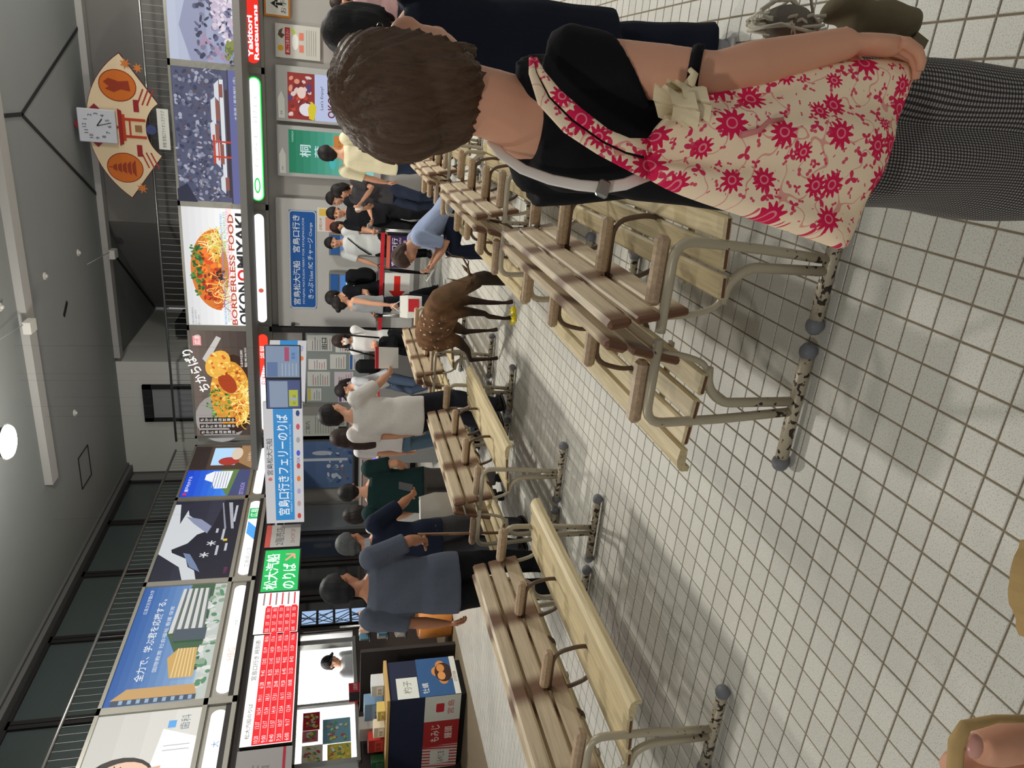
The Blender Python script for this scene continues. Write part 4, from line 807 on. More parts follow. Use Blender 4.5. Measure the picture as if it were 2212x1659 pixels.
def folds(me, amp, fx=9.0, fz=4.0, seed=0.0):
    a = co(me); n = np.empty(len(me.vertices)*3); me.vertices.foreach_get('normal', n); n = n.reshape(-1, 3)
    s_ = np.sin(a[:, 0]*fx*2.1+a[:, 2]*fz*3.0+seed)*np.sin(a[:, 1]*fx*1.7-a[:, 2]*fz*2.2+seed*2)+.6*np.sin(a[:, 2]*fz*7+a[:, 0]*fx*3.1+seed*3)
    setco(me, a+n*(amp*s_)[:, None])
def ik(a, b, l1, l2, pole):
    a, b = Vector(a), Vector(b); d = b-a; L_ = min(max(d.length, abs(l1-l2)+1e-3), l1+l2-1e-3); u = d.normalized(); b2 = a+u*L_
    x = (l1*l1-l2*l2+L_*L_)/(2*L_); h = math.sqrt(max(0, l1*l1-x*x)); p = Vector(pole); p = p-u*p.dot(u)
    p = p.normalized() if p.length > 1e-6 else u.orthogonal().normalized()
    return a+u*x+p*h, b2
def rings(path, sect, n=16, up=(0, 1, 0)):
    """elliptical rings along path; sect = (half width, half depth) per point; depth measured along up"""
    out = []; path = [Vector(p) for p in path]
    for i, p in enumerate(path):
        t = (path[min(i+1, len(path)-1)]-path[max(i-1, 0)]).normalized(); s_ = t.cross(Vector(up))
        if s_.length < 1e-4: s_ = Vector((1, 0, 0))
        s_.normalize(); f = s_.cross(t); w_, d = sect[i]
        out.append([p+s_*(w_*math.cos(2*math.pi*k/n))+f*(d*math.sin(2*math.pi*k/n)) for k in range(n)])
    return out
def hand(mb, fing, wrist, dirv, palm_n, side, s=1.0, curl=.5, grip=0.0, res=6):
    """palm into mb (fused), five fingers into fing. dirv: wrist to knuckles; palm_n: the way the palm faces; side +1 when the thumb is to the left of dirv seen from the back"""
    d = Vector(dirv).normalized(); n = Vector(palm_n); n = (n-d*n.dot(d)).normalized(); th = d.cross(n)*side
    w_ = Vector(wrist); rot = Matrix((th, d, n)).transposed()
    mb.tube([w_-d*.01*s, w_+d*.03*s, w_+d*.085*s], [.024*s, .032*s, .034*s], 10, flat=.55, up=n)
    mb.ball(w_+d*.05*s, (.040*s, .048*s, .016*s), 12, 8, rot)
    for k, (off, ln) in enumerate(((.030, .070), (.010, .080), (-.011, .074), (-.031, .058))):
        b0 = w_+d*.082*s+th*off*s; c = curl*(1+.08*k); p = [b0-d*.012*s, b0]; a = 0
        for seg, fr_ in enumerate((.45, .30, .25)):
            a += c*(.7 if seg == 0 else 1.0)+grip*(.3 if seg else .2)
            p.append(p[-1]+(d*math.cos(a)+n*math.sin(a))*(ln*fr_*s))
        fing.tube(p, [.0095*s, .0098*s, .0092*s, .0085*s, .0062*s], res)
    t0 = w_+d*.028*s+th*.026*s; a1 = (d*.55+th*.75+n*.3).normalized(); a2 = (d*.85+th*.25+n*(.35+grip*.6)).normalized()
    fing.tube([t0, t0+a1*.032*s, t0+a1*.032*s+a2*.030*s, t0+a1*.032*s+a2*.055*s], [.0135*s, .0118*s, .0105*s, .007*s], res)
HAIRM = {}
def hair_mat(name, rgb):
    if name in MATS: return MATS[name]
    mt = bpy.data.materials.new(name); mt.use_nodes = True; nt = mt.node_tree; b = nt.nodes['Principled BSDF']; L = nt.links.new
    tc = nt.nodes.new('ShaderNodeTexCoord'); mp = nt.nodes.new('ShaderNodeMapping'); mp.inputs['Scale'].default_value = (90, 90, 7); L(tc.outputs['Object'], mp.inputs['Vector'])
    n = nt.nodes.new('ShaderNodeTexNoise'); n.inputs['Scale'].default_value = 1.5; n.inputs['Detail'].default_value = 3; L(mp.outputs[0], n.inputs['Vector'])
    c = lin(rgb); mx = nt.nodes.new('ShaderNodeMix'); mx.data_type = 'RGBA'; mx.inputs['A'].default_value = (*[x*.55 for x in c], 1); mx.inputs['B'].default_value = (*[min(1, x*1.6) for x in c], 1)
    L(n.outputs['Fac'], mx.inputs['Factor']); L(mx.outputs['Result'], b.inputs['Base Color']); b.inputs['Roughness'].default_value = .62; b.inputs['Specular IOR Level'].default_value = .25
    bp = nt.nodes.new('ShaderNodeBump'); bp.inputs['Strength'].default_value = .5; bp.inputs['Distance'].default_value = .004; L(n.outputs['Fac'], bp.inputs['Height']); L(bp.outputs['Normal'], b.inputs['Normal'])
    MATS[name] = mt
    return mt
def cloth(name, rgb, rough=.85): return mat('cloth_'+name, rgb, rough, noise=.08, scale=60, bump=.15, spec=.15)
SKIN = {'a': mat('skin_light', (205, 152, 124), .5, noise=.05, scale=14, spec=.3), 'b': mat('skin_tan', (176, 122, 94), .5, noise=.05, scale=14, spec=.3)}
M_eye = mat('eye_dark', (28, 20, 18), .25); M_lip = mat('lip', (166, 86, 78), .5); M_mask = mat('face_mask_white', (226, 222, 222), .8)
M_sole = mat('shoe_sole_white', (206, 204, 198), .7)

def head_shapes(mb, s=1.0):
    """head in its own frame: centre at the origin, face towards +y"""
    mb.ball((0, -.008*s, .022*s), (.074*s, .090*s, .092*s), 18, 14); mb.ball((0, .018*s, -.035*s), (.060*s, .068*s, .078*s), 16, 12)
    mb.ball((0, .058*s, -.088*s), (.028*s, .024*s, .022*s), 10, 8); mb.tube([(0, .082*s, .012*s), (0, .098*s, -.022*s), (0, .086*s, -.036*s)], [.008*s, .014*s, .013*s], 8)
    for k in (-1, 1):
        mb.ball((k*.077*s, -.012*s, -.008*s), (.011*s, .020*s, .031*s), 8, 8); mb.ball((k*.036*s, .062*s, -.028*s), (.026*s, .020*s, .026*s), 8, 6)
def hair_mesh(style, s=1.0, voxel=.009):
    mb = MB()
    mb.ball((0, -.014*s, .030*s), (.086*s, .102*s, .098*s), 18, 14)
    cuts = {'short': (.045, .005, -.055), 'bob': (.05, -.09, -.125), 'long': (.05, -.10, -.12), 'grey': (.06, .01, -.05), 'pony': (.045, -.005, -.06), 'bun': (.045, -.005, -.055)}[style]
    if style in ('short', 'grey', 'pony', 'bun'): mb.ball((0, -.055*s, -.015*s), (.070*s, .052*s, .075*s), 14, 10)
    if style in ('bob', 'long'):
        mb.ball((0, -.035*s, -.03*s), (.090*s, .082*s, .11*s), 16, 12)
        for k in (-1, 1): mb.ball((k*.070*s, .008*s, -.03*s), (.026*s, .045*s, .095*s), 10, 10)
    if style == 'long':
        mb.tube([(0, -.05*s, -.02*s), (0, -.085*s, -.12*s), (0, -.095*s, -.24*s), (0, -.09*s, -.34*s)], [.085*s, .085*s, .075*s, .045*s], 14, flat=.55, up=(0, 1, 0))
    if style == 'pony': mb.tube([(0, -.10*s, .03*s), (0, -.135*s, .0), (0, -.13*s, -.10*s), (0, -.115*s, -.2*s)], [.02*s, .032*s, .03*s, .012*s], 10)
    if style == 'bun': mb.ball((0, -.115*s, .03*s), .038*s, 10, 8)
    me = fuse(mb, voxel*s, 2); a = co(me)/s
    rng = np.sin(a[:, 0]*160+a[:, 1]*40)*np.sin(a[:, 1]*120)
    zc = np.interp(a[:, 1], [-.12, -.05, .0, .05, .12], [cuts[2], cuts[2]*.9+cuts[1]*.1, cuts[1], (cuts[0]+cuts[1])/2 if style not in ('bob', 'long') else cuts[1]*.4, cuts[0]+.012])
    body = (a[:, 2] > zc) | ((a[:, 1] < -.06) & (style in ('long', 'pony')))
    k = np.where(body, 1.0, .86)
    k = np.where((~body) & (a[:, 1] > .02), .80, k)
    a[:, 0] *= k; a[:, 1] = np.where(body, a[:, 1], (a[:, 1]+.01)*k-.01)
    a += (rng*.0018)[:, None]*np.array([1, 1, .4])
    setco(me, a*s); return me

def person(label, base, H, facing, top=None, pants=None, skin='a', hair=('short', (26, 22, 22)), lean=0, head=(0, 0), lh=None, rh=None, feet=None, shoes=(40, 38, 40), sleeve=.55,
           hem=.84, build=1.0, mask=False, cap=None, seat=None, legs='pants', collar=None, hips=None, vox=.012, name='person', hcurl=.5, group=None, shrink=1.0, tuck=False):
    """base: where the feet stand; facing: degrees left of straight away from the photographer; lh / rh: hand targets in body axes (x to the right hand, y ahead, z up), for a height of 1.70"""
    s = H/1.70; root = tag(empty(name, base, YAW+R(facing)), label, 'person', group)
    q = lambda v: Vector(v)*s
    pel = Vector(seat or (0, 0, .93)); Lr = Matrix.Rotation(-R(lean), 3, 'X')
    up = lambda v: pel+Lr @ (Vector(v)-Vector((0, 0, .93)))
    hipw = .088*build
    waist, chest, upper, neckb = up((0, .0, 1.06)), up((0, .01, 1.25)), up((0, .0, 1.38)), up((0, -.01, 1.45))
    shl = {k: up((k*.176*build, -.01, 1.395)) for k in (-1, 1)}
    hyaw, hpit = head; Rh = Matrix.Rotation(R(hyaw), 3, 'Z') @ Matrix.Rotation(-R(hpit), 3, 'X')
    ntop = neckb+(Lr @ Vector((0, .02, .055)))*.6+Vector((0, .012, .018)); hc = ntop+Rh @ Vector((0, .012, .092))
    b_, fing = MB(), MB()
    hs = MB(); head_shapes(hs, 1.06); b_.add([q(hc+Rh @ Vector(p)) for p in hs.v], hs.f, True)
    b_.tube([q(neckb-Vector((0, 0, .03))), q(ntop), q(hc+Rh @ Vector((0, -.02, -.05)))], [.062*s, .052*s, .05*s], 12)
    # torso under the clothes
    b_.loft(rings([q(pel+Vector((0, 0, -.06))), q(pel), q(waist), q(chest), q(upper), q(neckb)], [(.13*build*s, .09*s), (.145*build*s, .098*s), (.122*build*s, .085*s), (.15*build*s, .102*s), (.15*build*s, .085*s), (.06*s, .055*s)], 16))
    T_ = {'l': lh or (-.25, .05, .80), 'r': rh or (.25, .05, .80)}; arms = {}
    for key, k in (('l', -1), ('r', 1)):
        S_ = shl[k]; el, wr = ik(S_, T_[key], .285, .25, (k*.5, -1, -.35)); arms[k] = (S_, el, wr)
        b_.tube([q(S_), q(S_*.5+el*.5), q(el), q(el*.6+wr*.4), q(wr)], [.050*s*build, .043*s*build, .036*s*build, .037*s*build, .024*s], 10); b_.ball(q(S_), .052*s*build, 10, 8)
        fd = (wr-el).normalized(); pn = Vector((-k, .25, 0)) if abs(fd.z) > .6 else Vector((-k*.3, 0, 1 if fd.z < .9 else 0))
        hand(b_, fing, q(wr), fd, pn, k*-1, s, hcurl)
    F_ = feet or ((-.10, 0, .085), (.10, .02, .085)); lg = {}
    for k in (-1, 1):
        hp = pel+Vector((k*hipw, 0, -.03)); F0 = Vector(F_[0 if k < 0 else 1]); kn, an = ik(hp, F0, .44, .42, (0, 1, 0.1)); lg[k] = (hp, kn, an)
        b_.tube([q(hp), q(hp*.5+kn*.5), q(kn), q(kn*.65+an*.35), q(an)], [.078*s*build, .066*s*build, .05*s, .05*s, .034*s], 10)
        b_.ball(q(an+Vector((0, .06, -.045))), (.036*s, .10*s, .03*s), 10, 8)
    me = merge(fuse(b_, vox*s, 2), fing); ob('body', me, SKIN[skin], root)
    # hair, cap, face
    hm = hair_mesh(hair[0], 1.13); a = co(hm); Rn = np.array(Rh); setco(hm, (a @ Rn.T+np.array(hc))*s); ob('hair', hm, hair_mat('hair_%d_%d_%d' % hair[1], hair[1]), root)
    hp_ = lambda v: q(hc+Rh @ Vector(v))
    for k in (-1, 1):
        MB().ball(hp_((k*.033, .0885, .004)), (.0125*s, .006*s, .0055*s), 8, 6, Rh).build('eye', M_eye, root)
        MB().tube([hp_((k*.019, .093, .023)), hp_((k*.036, .092, .028)), hp_((k*.053, .083, .022))], .0032*s, 6).build('eyebrow', hair_mat('hair_%d_%d_%d' % hair[1], hair[1]), root)
    if mask:
        mk = MB(); mk.ball((0, 0, 0), (.054*s, .040*s, .052*s), 14, 10, Rh); mo = mk.build('face_mask', M_mask, root); mo.location = hp_((0, .064, -.052))
    else: MB().ball(hp_((0, .088, -.068)), (.021*s, .006*s, .007*s), 10, 6, Rh).build('mouth', M_lip, root)
    if cap:
        cm = MB(); cm.ball((0, -.008, .045), (.090, .104, .085), 18, 12); cm.loft([[(x*1.0, y, z+.045) for x, y, z in ((-.07, .06, 0), (-.05, .15, -.012), (0, .18, -.016), (.05, .15, -.012), (.07, .06, 0))], [(x, y, z+.037) for x, y, z in ((-.07, .06, 0), (-.05, .15, -.012), (0, .18, -.016), (.05, .15, -.012), (.07, .06, 0))]], cap=True)
        MB().add([hp_(p) for p in cm.v], cm.f, True).build('cap', cloth('cap%d' % cap[0], cap), root)
    # clothes
    if top:
        col, nm = top; g = .018
        t_ = MB(); hemp = pel+(Vector((0, 0, hem-.93)) if not lean else Lr @ Vector((0, -.02, hem-.93)))
        t_.loft(rings([q(hemp), q(pel*.6+waist*.4), q(waist), q(chest), q(upper), q(neckb-Lr @ Vector((0, 0, .015)))], [((.188*build)*s, (.140)*s), (.180*build*s, .134*s), (.165*build*s, .120*s), (.178*build*s, .125*s), (.165*build*s, .105*s), (.072*s, .068*s)], 20))
        if sleeve:
            for k in (-1, 1):
                S_, el, wr = arms[k]; e = S_+(el-S_)*min(1, sleeve*1.35) if sleeve <= .75 else el
                pts = [q(S_+(Vector((0, 0, 0))-Vector((k*.03, 0, 0)))), q(S_), q(S_*.5+e*.5), q(e)]; rr = [.070*s*build, .074*s*build, .066*s*build, .060*s*build]
                if sleeve > .9: pts.append(q(wr)); rr = [.066*s, .066*s, .058*s, .052*s, .036*s]
                t_.tube(pts, rr, 14); t_.ball(q(S_), .074*s*build, 12, 10)
        else:
            for k in (-1, 1): t_.ball(q(shl[k]-Vector((k*.05, 0, -.012))), (.045*s, .06*s, .03*s), 10, 8)
        me = fuse(t_, .012*s, 3); folds(me, .0035*s, seed=H*7+facing); ob(nm, me, cloth('%d_%d_%d' % col, col), root)
        if collar: MB().loft(rings([q(neckb+Lr @ Vector((0, .0, -.022))), q(neckb+Lr @ Vector((0, .004, .028)))], [(.078*s, .074*s), (.066*s, .062*s)], 16), cap=False).build('collar', cloth('collar%d' % collar[0], collar), root)
    if pants:
        col, nm = pants; t_ = MB(); w_ = build
        t_.loft(rings([q(pel+Vector((0, 0, -.10))), q(pel), q(pel+Lr @ Vector((0, 0, .10)))], [(.160*w_*s, .110*s), (.154*w_*s, .108*s), (.128*w_*s, .092*s)], 18))
        for k in (-1, 1):
            hp, kn, an = lg[k]
            if legs == 'shorts': pts, rr = [hp, hp*.5+kn*.5, kn*1.0], [.095, .09, .085]
            elif legs == 'wide': pts, rr = [hp, hp*.5+kn*.5, kn, kn*.5+an*.5, an+Vector((0, 0, -.02))], [.098, .098, .098, .10, .105]
            elif legs == 'slim': pts, rr = [hp, hp*.5+kn*.5, kn, kn*.5+an*.5, an], [.092, .08, .062, .055, .046]
            else: pts, rr = [hp, hp*.5+kn*.5, kn, kn*.5+an*.5, an+Vector((0, 0, -.02))], [.096, .086, .074, .070, .066]
            t_.tube([q(p) for p in pts], [x*s*w_ for x in rr], 14)
        me = fuse(t_, .013*s, 2); folds(me, .0035*s, 7, 5, H*3); ob(nm, me, cloth('%d_%d_%d' % col, col), root)
    for k in (-1, 1):
        hp, kn, an = lg[k]; fy = Vector((0, 1, 0)); sh = MB()
        P0 = lambda y, z, w_, h: [q(an+Vector((w_*math.cos(2*math.pi*i/12), y, z-an.z+0+h*math.sin(2*math.pi*i/12)))) for i in range(12)]
        zb = an.z-.085
        sh.loft([P0(-.075, zb+.055, .028, .035), P0(-.05, zb+.062, .038, .05), P0(.02, zb+.058, .042, .048), P0(.09, zb+.045, .048, .035), P0(.15, zb+.035, .042, .025), P0(.178, zb+.03, .022, .015)])
        so = sh.build('shoe', cloth('shoe_%d_%d_%d' % shoes, shoes, .6), root)
        MB().loft([[q(an+Vector((x*.050, y, zb-an.z+z))) for x, y in ((-.75, -.085), (.75, -.085), (1, -.02), (1.0, .09), (.8, .16), (.3, .188), (-.3, .188), (-.8, .16), (-1, .09), (-1, -.02))] for z in (.0, .022)]).build('sole', M_sole if sum(shoes) > 150 else M_black, so)
    return root
# ---------------------------------------------------------------- the people in the hall
def stand(x, y, D): p = at(x, y, D); return (p.x, p.y, 0), p.z/1.02
PEOPLE = []
def loc_(base, H, facing, v): return Vector(base)+Matrix.Rotation(YAW+R(facing), 3, 'Z') @ (Vector(v)*(H/1.70))
def put(label, x, y, D, facing, dz=0.0, **k):
    b_, H = stand(x, y, D); H += dz
    o = person(label, b_, H, facing, **k); return b_, H, facing
TEE = 'tee_shirt'
# by the screens
put('man in an oversized cream tee and jeans before the green screen', 686, 330, 9.5, -22, top=((226, 216, 184), TEE), pants=((44, 54, 76), 'jeans'), build=1.12, hem=.76, sleeve=.6, head=(-15, 5), lh=(-.32, .10, .86))
A = put('person in a dark grey tee holding a white cup to the face', 714, 408, 10.1, 120, top=((64, 62, 66), TEE), pants=((40, 48, 66), 'jeans'), head=(0, 8), lh=(-.10, .30, 1.30), rh=(.08, .28, 1.28), hair=('bob', (24, 20, 20)))
t = thing('paper_cup', 'white paper cup held by the person in the dark grey tee', 'cup', loc_(*A, (0, .34, 1.34))); MB().cyl((0, 0, -.05), (0, 0, .05), .026, 14, .034).build('cup', M_white, t)
put('dark-haired man half hidden behind the person with the white cup', 703, 424, 11.6, 95, top=((70, 70, 74), TEE), pants=((36, 36, 40), 'trousers'), head=(0, 6))
A = put('man in a black tee holding his phone beside the ticket panel', 704, 458, 11.0, 140, top=((30, 31, 36), TEE), pants=((24, 24, 28), 'trousers'), build=1.1, head=(10, 10), lh=(-.14, .32, 1.08), rh=(.12, .32, 1.05))
t = thing('phone', 'white phone held by the man in the black tee', 'phone', loc_(*A, (-.04, .40, 1.10)), YAW+R(140)); MB().box((0, 0, 0), (.07, .14, .009), Matrix.Rotation(R(35), 3, 'X'), .003).build('case', M_white, t)
put('smiling brown-haired woman behind the man in the black tee', 712, 490, 12.3, 165, top=((120, 128, 140), TEE), pants=((50, 54, 66), 'trousers'), hair=('bob', (52, 32, 26)), head=(0, 5))
A = put('man in a white tee with a black diagonal strap, leaning on an umbrella', 700, 523, 12.0, 150, top=((214, 216, 216), TEE), pants=((26, 27, 32), 'trousers'), build=1.08, hem=.80, rh=(.34, .16, .80), head=(5, 5))
def strap(name, label, A, pts, r_, rgb): t = thing(name, label, 'strap', (0, 0, 0)); MB().tube([loc_(*A, p) for p in pts], r_, 6, flat=.4).build('band', cloth('strap_%d' % rgb[0], rgb), t); return t
strap('bag_strap', 'black diagonal strap across the white tee of the man with the umbrella', A, [(-.14, -.02, 1.44), (-.10, .11, 1.34), (.02, .145, 1.18), (.13, .125, 1.02), (.18, .02, .92)], .014, (24, 24, 26))
def umbrella(label, A, top, bot):
    a, b = loc_(*A, top), loc_(*A, bot); t = thing('umbrella', label, 'umbrella', b); d = a-b
    MB().tube([d*0, d*.05, d*.1, d*.6, d*.80, d*.82], [.004, .006, .018, .034, .022, .008], 10).build('folded_canopy', cloth('umbrella_black', (28, 28, 30)), t); MB().tube(arc([d*.8, d*1.0, d*1.04+Vector((.05, 0, .02)), d*.97+Vector((.08, 0, 0))], .03), .008, 8).build('handle', M_dark, t)
umbrella('long black umbrella under the hand of the man with the diagonal strap', A, (.34, .20, .84), (.36, .30, .02))
# pair at the arrow sign
A = put('man in black with a black backpack leaning towards the woman in the grey top', 700, 624, 11.3, 100, top=((22, 23, 28), TEE), pants=((24, 25, 30), 'trousers'), build=1.12, lean=10, head=(-5, 14), lh=(-.16, .32, 1.02), rh=(.16, .34, .98), shoes=(30, 28, 28))
t = thing('backpack', 'black backpack on the man in black', 'backpack', loc_(*A, (0, -.20, 1.0)), YAW+R(100)); me = fuse(MB().box((0, 0, .18), (.32, .20, .46), None, .06).ball((0, -.06, .12), (.14, .10, .16), 14, 10), .014, 3); ob('pack', me, cloth('backpack_black', (20, 20, 22)), t)
for k in (-1, 1): MB().tube([(k*.10, .08, .36), (k*.12, .2, .40), (k*.13, .30, .25), (k*.13, .28, .05), (k*.12, .12, -.02)], .02, 6, flat=.4).build('shoulder_strap', MATS['cloth_backpack_black'], t)
A = put('woman in a grey tank top and dark trousers carrying a red and white bag', 715, 655, 10.6, -75, top=((150, 152, 156), 'tank_top'), sleeve=0, pants=((26, 28, 38), 'trousers'), legs='slim', hair=('bun', (26, 22, 22)), head=(-5, 0), rh=(.27, -.12, .80), hem=.95, feet=((-.10, .14, .085), (.10, -.10, .085)))
t = thing('paper_bag', 'white paper bag with a red panel held by the woman in the grey tank top', 'bag', loc_(*A, (.30, -.14, .40)), YAW+R(-75)+1.2); me = MB().loft([[(x*w_, y*d, z) for x, y in ((-1, -1), (1, -1), (1, 1), (-1, 1))] for w_, d, z in ((.15, .06, 0), (.16, .07, .20), (.15, .03, .30))], smooth=False).build('bag', M_white, t); bx('red_panel', (.02, -.068, .12), (.18, .01, .16), mat('bag_red', (176, 28, 40), .5), t, rot=Matrix.Rotation(R(-3), 3, 'X'))
for k in (-1, 1): MB().tube(arc([(-.08, k*.03, .29), (0, 0, .42), (.08, k*.03, .29)], .04), .006, 6).build('handle', M_white, t)
# masked women
A = put('masked woman in a white tee with folded arms and a black bag', 716, 735, 10.4, 150, top=((206, 204, 204), TEE), pants=((22, 22, 26), 'skirt'), legs='wide', hair=('bob', (40, 28, 26)), mask=True, head=(20, 5), lh=(.06, .24, 1.06), rh=(-.04, .26, 1.10))
t = thing('shoulder_bag', 'black shoulder bag held by the masked woman in white', 'bag', loc_(*A, (.0, .22, .78)), YAW+R(150)); ob('bag', fuse(MB().box((0, 0, .12), (.34, .14, .26), None, .05), .014, 2), cloth('bag_black', (20, 20, 24)), t); MB().tube([(-.15, 0, .24), (-.14, -.08, .6), (-.10, -.16, .68), (.12, -.16, .64), (.15, 0, .24)], .012, 6).build('strap', MATS['cloth_bag_black'], t)
A = put('masked woman in a dark cap looking down at a stand', 719, 820, 10.9, 115, top=((190, 192, 198), TEE), pants=((70, 84, 106), 'jeans'), hair=('pony', (30, 24, 24)), mask=True, cap=(32, 32, 36), lean=14, head=(0, 22), lh=(-.10, .36, 1.06), rh=(.10, .34, 1.02), feet=((-.10, -.08, .085), (.10, .02, .085)))
t = thing('backpack', 'black backpack on the woman in the dark cap', 'backpack', loc_(*A, (0, -.24, 1.02)), YAW+R(115)); ob('pack', fuse(MB().box((0, 0, .14), (.28, .16, .38), None, .06), .014, 3), MATS['cloth_backpack_black'], t)
# queue at the boarding gate, seen from behind
A = put('man in a loose white tee and dark trousers handing over a white paper bag', 686, 900, 6.85, -32, top=((210, 206, 202), TEE), pants=((40, 40, 48), 'trousers'), build=1.12, hem=.78, sleeve=.62, rh=(.22, .40, 1.08), head=(-12, 6))
t = thing('paper_bag', 'small white paper bag with a red top held by the man in white', 'bag', loc_(*A, (.30, .56, .98)), YAW+R(-32)+.5); MB().loft([[(x*w_, y*.035, z) for x, y in ((-1, -1), (1, -1), (1, 1), (-1, 1))] for w_, z in ((.10, 0), (.105, .2))], smooth=False).build('bag', M_white, t); bx('top_band', (0, 0, .205), (.21, .074, .03), MATS['bag_red'], t)
put('long-haired woman in a white tee and light blue jeans', 712, 948, 8.0, -28, top=((208, 204, 204), TEE), pants=((84, 108, 128), 'jeans'), legs='wide', hair=('long', (44, 32, 28)), head=(-10, 5), hem=.92, sleeve=.5)
put('man in a dark green tee and grey trousers with his hand on his hip', 735, 1064, 6.9, 8, dz=.03, top=((26, 50, 50), TEE), pants=((92, 88, 88), 'trousers'), build=1.32, lean=4, head=(5, 22), rh=(.20, .12, 1.0), lh=(-.22, .2, .92), hair=('short', (24, 22, 24)))
put('dark-haired person in a white shirt behind the man in navy', 745, 1110, 7.5, 20, dz=.03, top=((206, 206, 204), 'shirt'), pants=((36, 38, 46), 'trousers'), head=(10, 25), hair=('bob', (30, 24, 24)))
A = put('grey-haired man in a navy polo checking his phone', 729, 1182, 6.0, -14, dz=.02, top=((28, 34, 52), 'polo_shirt'), pants=((66, 66, 72), 'trousers'), skin='b', build=1.22, hair=('grey', (74, 76, 78)), collar=(150, 154, 160), head=(-10, 16), rh=(.32, .34, 1.04), sleeve=.68, hem=.80)
t = thing('phone', 'dark phone held up by the grey-haired man in navy', 'phone', loc_(*A, (.36, .45, 1.08)), YAW+R(-14)); MB().box((0, 0, 0), (.07, .14, .009), Matrix.Rotation(R(55), 3, 'X'), .003).build('case', M_black, t)
t = thing('paper_bag', 'long white paper bag hanging beside the grey-haired man in navy', 'bag', loc_(*A, (.20, .30, .42)), YAW+.2); MB().loft([[(x*w_, y*.05, z) for x, y in ((-1, -1), (1, -1), (1, 1), (-1, 1))] for w_, z in ((.12, 0), (.13, .38), (.10, .5))], smooth=False).build('bag', M_white, t)
A = put('man in a slate grey tee holding a wooden walking stick', 690, 1278, 4.9, 4, top=((84, 90, 104), TEE), pants=((20, 20, 24), 'trousers'), skin='b', build=1.15, hair=('short', (28, 28, 32)), head=(-28, 8), rh=(.27, .22, 1.02), lh=(-.30, .06, .80), sleeve=.66, hem=.80, shoes=(30, 30, 34))
a, b = loc_(*A, (.30, .32, 1.04)), loc_(*A, (.28, .24, 0)); t = thing('walking_stick', 'brown wooden walking stick in the hand of the man in the slate tee', 'stick', (b.x, b.y, 0)); MB().tube([(0, 0, .01), a-Vector((b.x, b.y, 0))], .011, 8).build('shaft', mat('stick_wood', (120, 84, 54), .5), t)
put('shop clerk in a white tee and navy apron leaning at the window', 690, 1450, 11.5, -118, top=((200, 202, 206), TEE), pants=((34, 38, 56), 'trousers'), cap=(22, 22, 24), lean=12, head=(0, 20))
# by the red panel, at the edge of the picture
put('dark-haired person passing in front of the red alarm panel', 706, 158, 10.2, 20, top=((60, 64, 76), TEE), pants=((40, 42, 50), 'trousers'), head=(10, 5))
put('woman at the edge of the hall beside the red alarm panel', 712, 3, 9.4, 140, top=((150, 120, 120), TEE), pants=((60, 60, 70), 'trousers'), hair=('bob', (40, 28, 24)), head=(0, 5))
# seated person in the pale blue shirt, on the bench, bent over a phone
sb = (-.98, 7.02, 0)
person('person in a pale blue shirt sitting bent over a phone', sb, 1.62, 80, top=((150, 164, 196), 'shirt'), pants=((28, 34, 52), 'trousers'), hair=('short', (70, 54, 46)), seat=(0, 0, .54), lean=46, head=(0, 58), lh=(-.07, .56, .70), rh=(.05, .58, .72), feet=((-.12, .40, .085), (.14, .44, .085)), sleeve=.62, hem=.80, build=1.05)
A = (sb, 1.62, 80); t = thing('phone', 'phone in the hands of the seated person in pale blue', 'phone', loc_(*A, (-.01, .68, .72)), YAW+R(80)); MB().box((0, 0, 0), (.075, .15, .009), Matrix.Rotation(R(30), 3, 'X'), .003).build('case', M_white, t)
# ---------------------------------------------------------------- queue barrier
def post(x, y, label):
    t = thing('barrier_post', label, 'post', (x, y, 0)); MB().loft([[(r_*math.cos(2*math.pi*i/20), r_*math.sin(2*math.pi*i/20), h) for i in range(20)] for r_, h in ((.17, 0), (.17, .015), (.03, .03), (.025, .05))]).build('base', M_steel, t); MB().cyl((0, 0, .03), (0, 0, .96), .025, 14).build('tube', M_steel, t); MB().cyl((0, 0, .88), (0, 0, .97), .032, 14).build('belt_head', M_black, t)
post(-4.62, 10.6, 'steel queue post by the stand of the woman in the cap'); post(-1.82, 10.35, 'steel queue post by the dark purple sign'); post(-3.1, 10.5, 'steel queue post behind the red and white bag')
M_belt = mat('belt_red', (190, 24, 40), .6)
for a, b, lb in (((-4.62, 10.6), (-3.1, 10.5), 'red queue belt before the masked women'), ((-3.1, 10.5), (-1.82, 10.35), 'red queue belt carrying the arrow sign')):
    t = thing('queue_belt', lb, 'belt', (0, 0, 0)); d = Vector((b[0]-a[0], b[1]-a[1], 0)); bx('webbing', ((a[0]+b[0])/2, (a[1]+b[1])/2, .905), (d.length-.05, .006, .055), M_belt, t, rot=Matrix.Rotation(math.atan2(d.y, d.x), 3, 'Z'))
p = Print(); p.rect(0, 0, .44, .36, (222, 220, 218)); p.poly([(.04, .18), (.18, .30), (.18, .225), (.40, .225), (.40, .135), (.18, .135), (.18, .06)], (206, 44, 36))
t = thing('arrow_sign', 'white sign with a red arrow hanging on the queue belt', 'sign', (-2.66, 10.42, .50)); bx('board', (0, 0, .18), (.44, .01, .36), M_white, t); p.build('arrow', P_flat, t, (-.22, -.006, 0), BX, BN)
p = Print(); p.rect(0, 0, .46, .32, (206, 100, 80)); p.rect(.0, .03, .46, .27, (58, 40, 84)); p.text('宮島口行', .03, .17, .08, (238, 234, 240), .4, .008); p.text('Miyajimaguchi', .03, .11, .045, (230, 226, 236), .4); p.text('乗船券売場', .1, .045, .045, (238, 200, 190), .3)
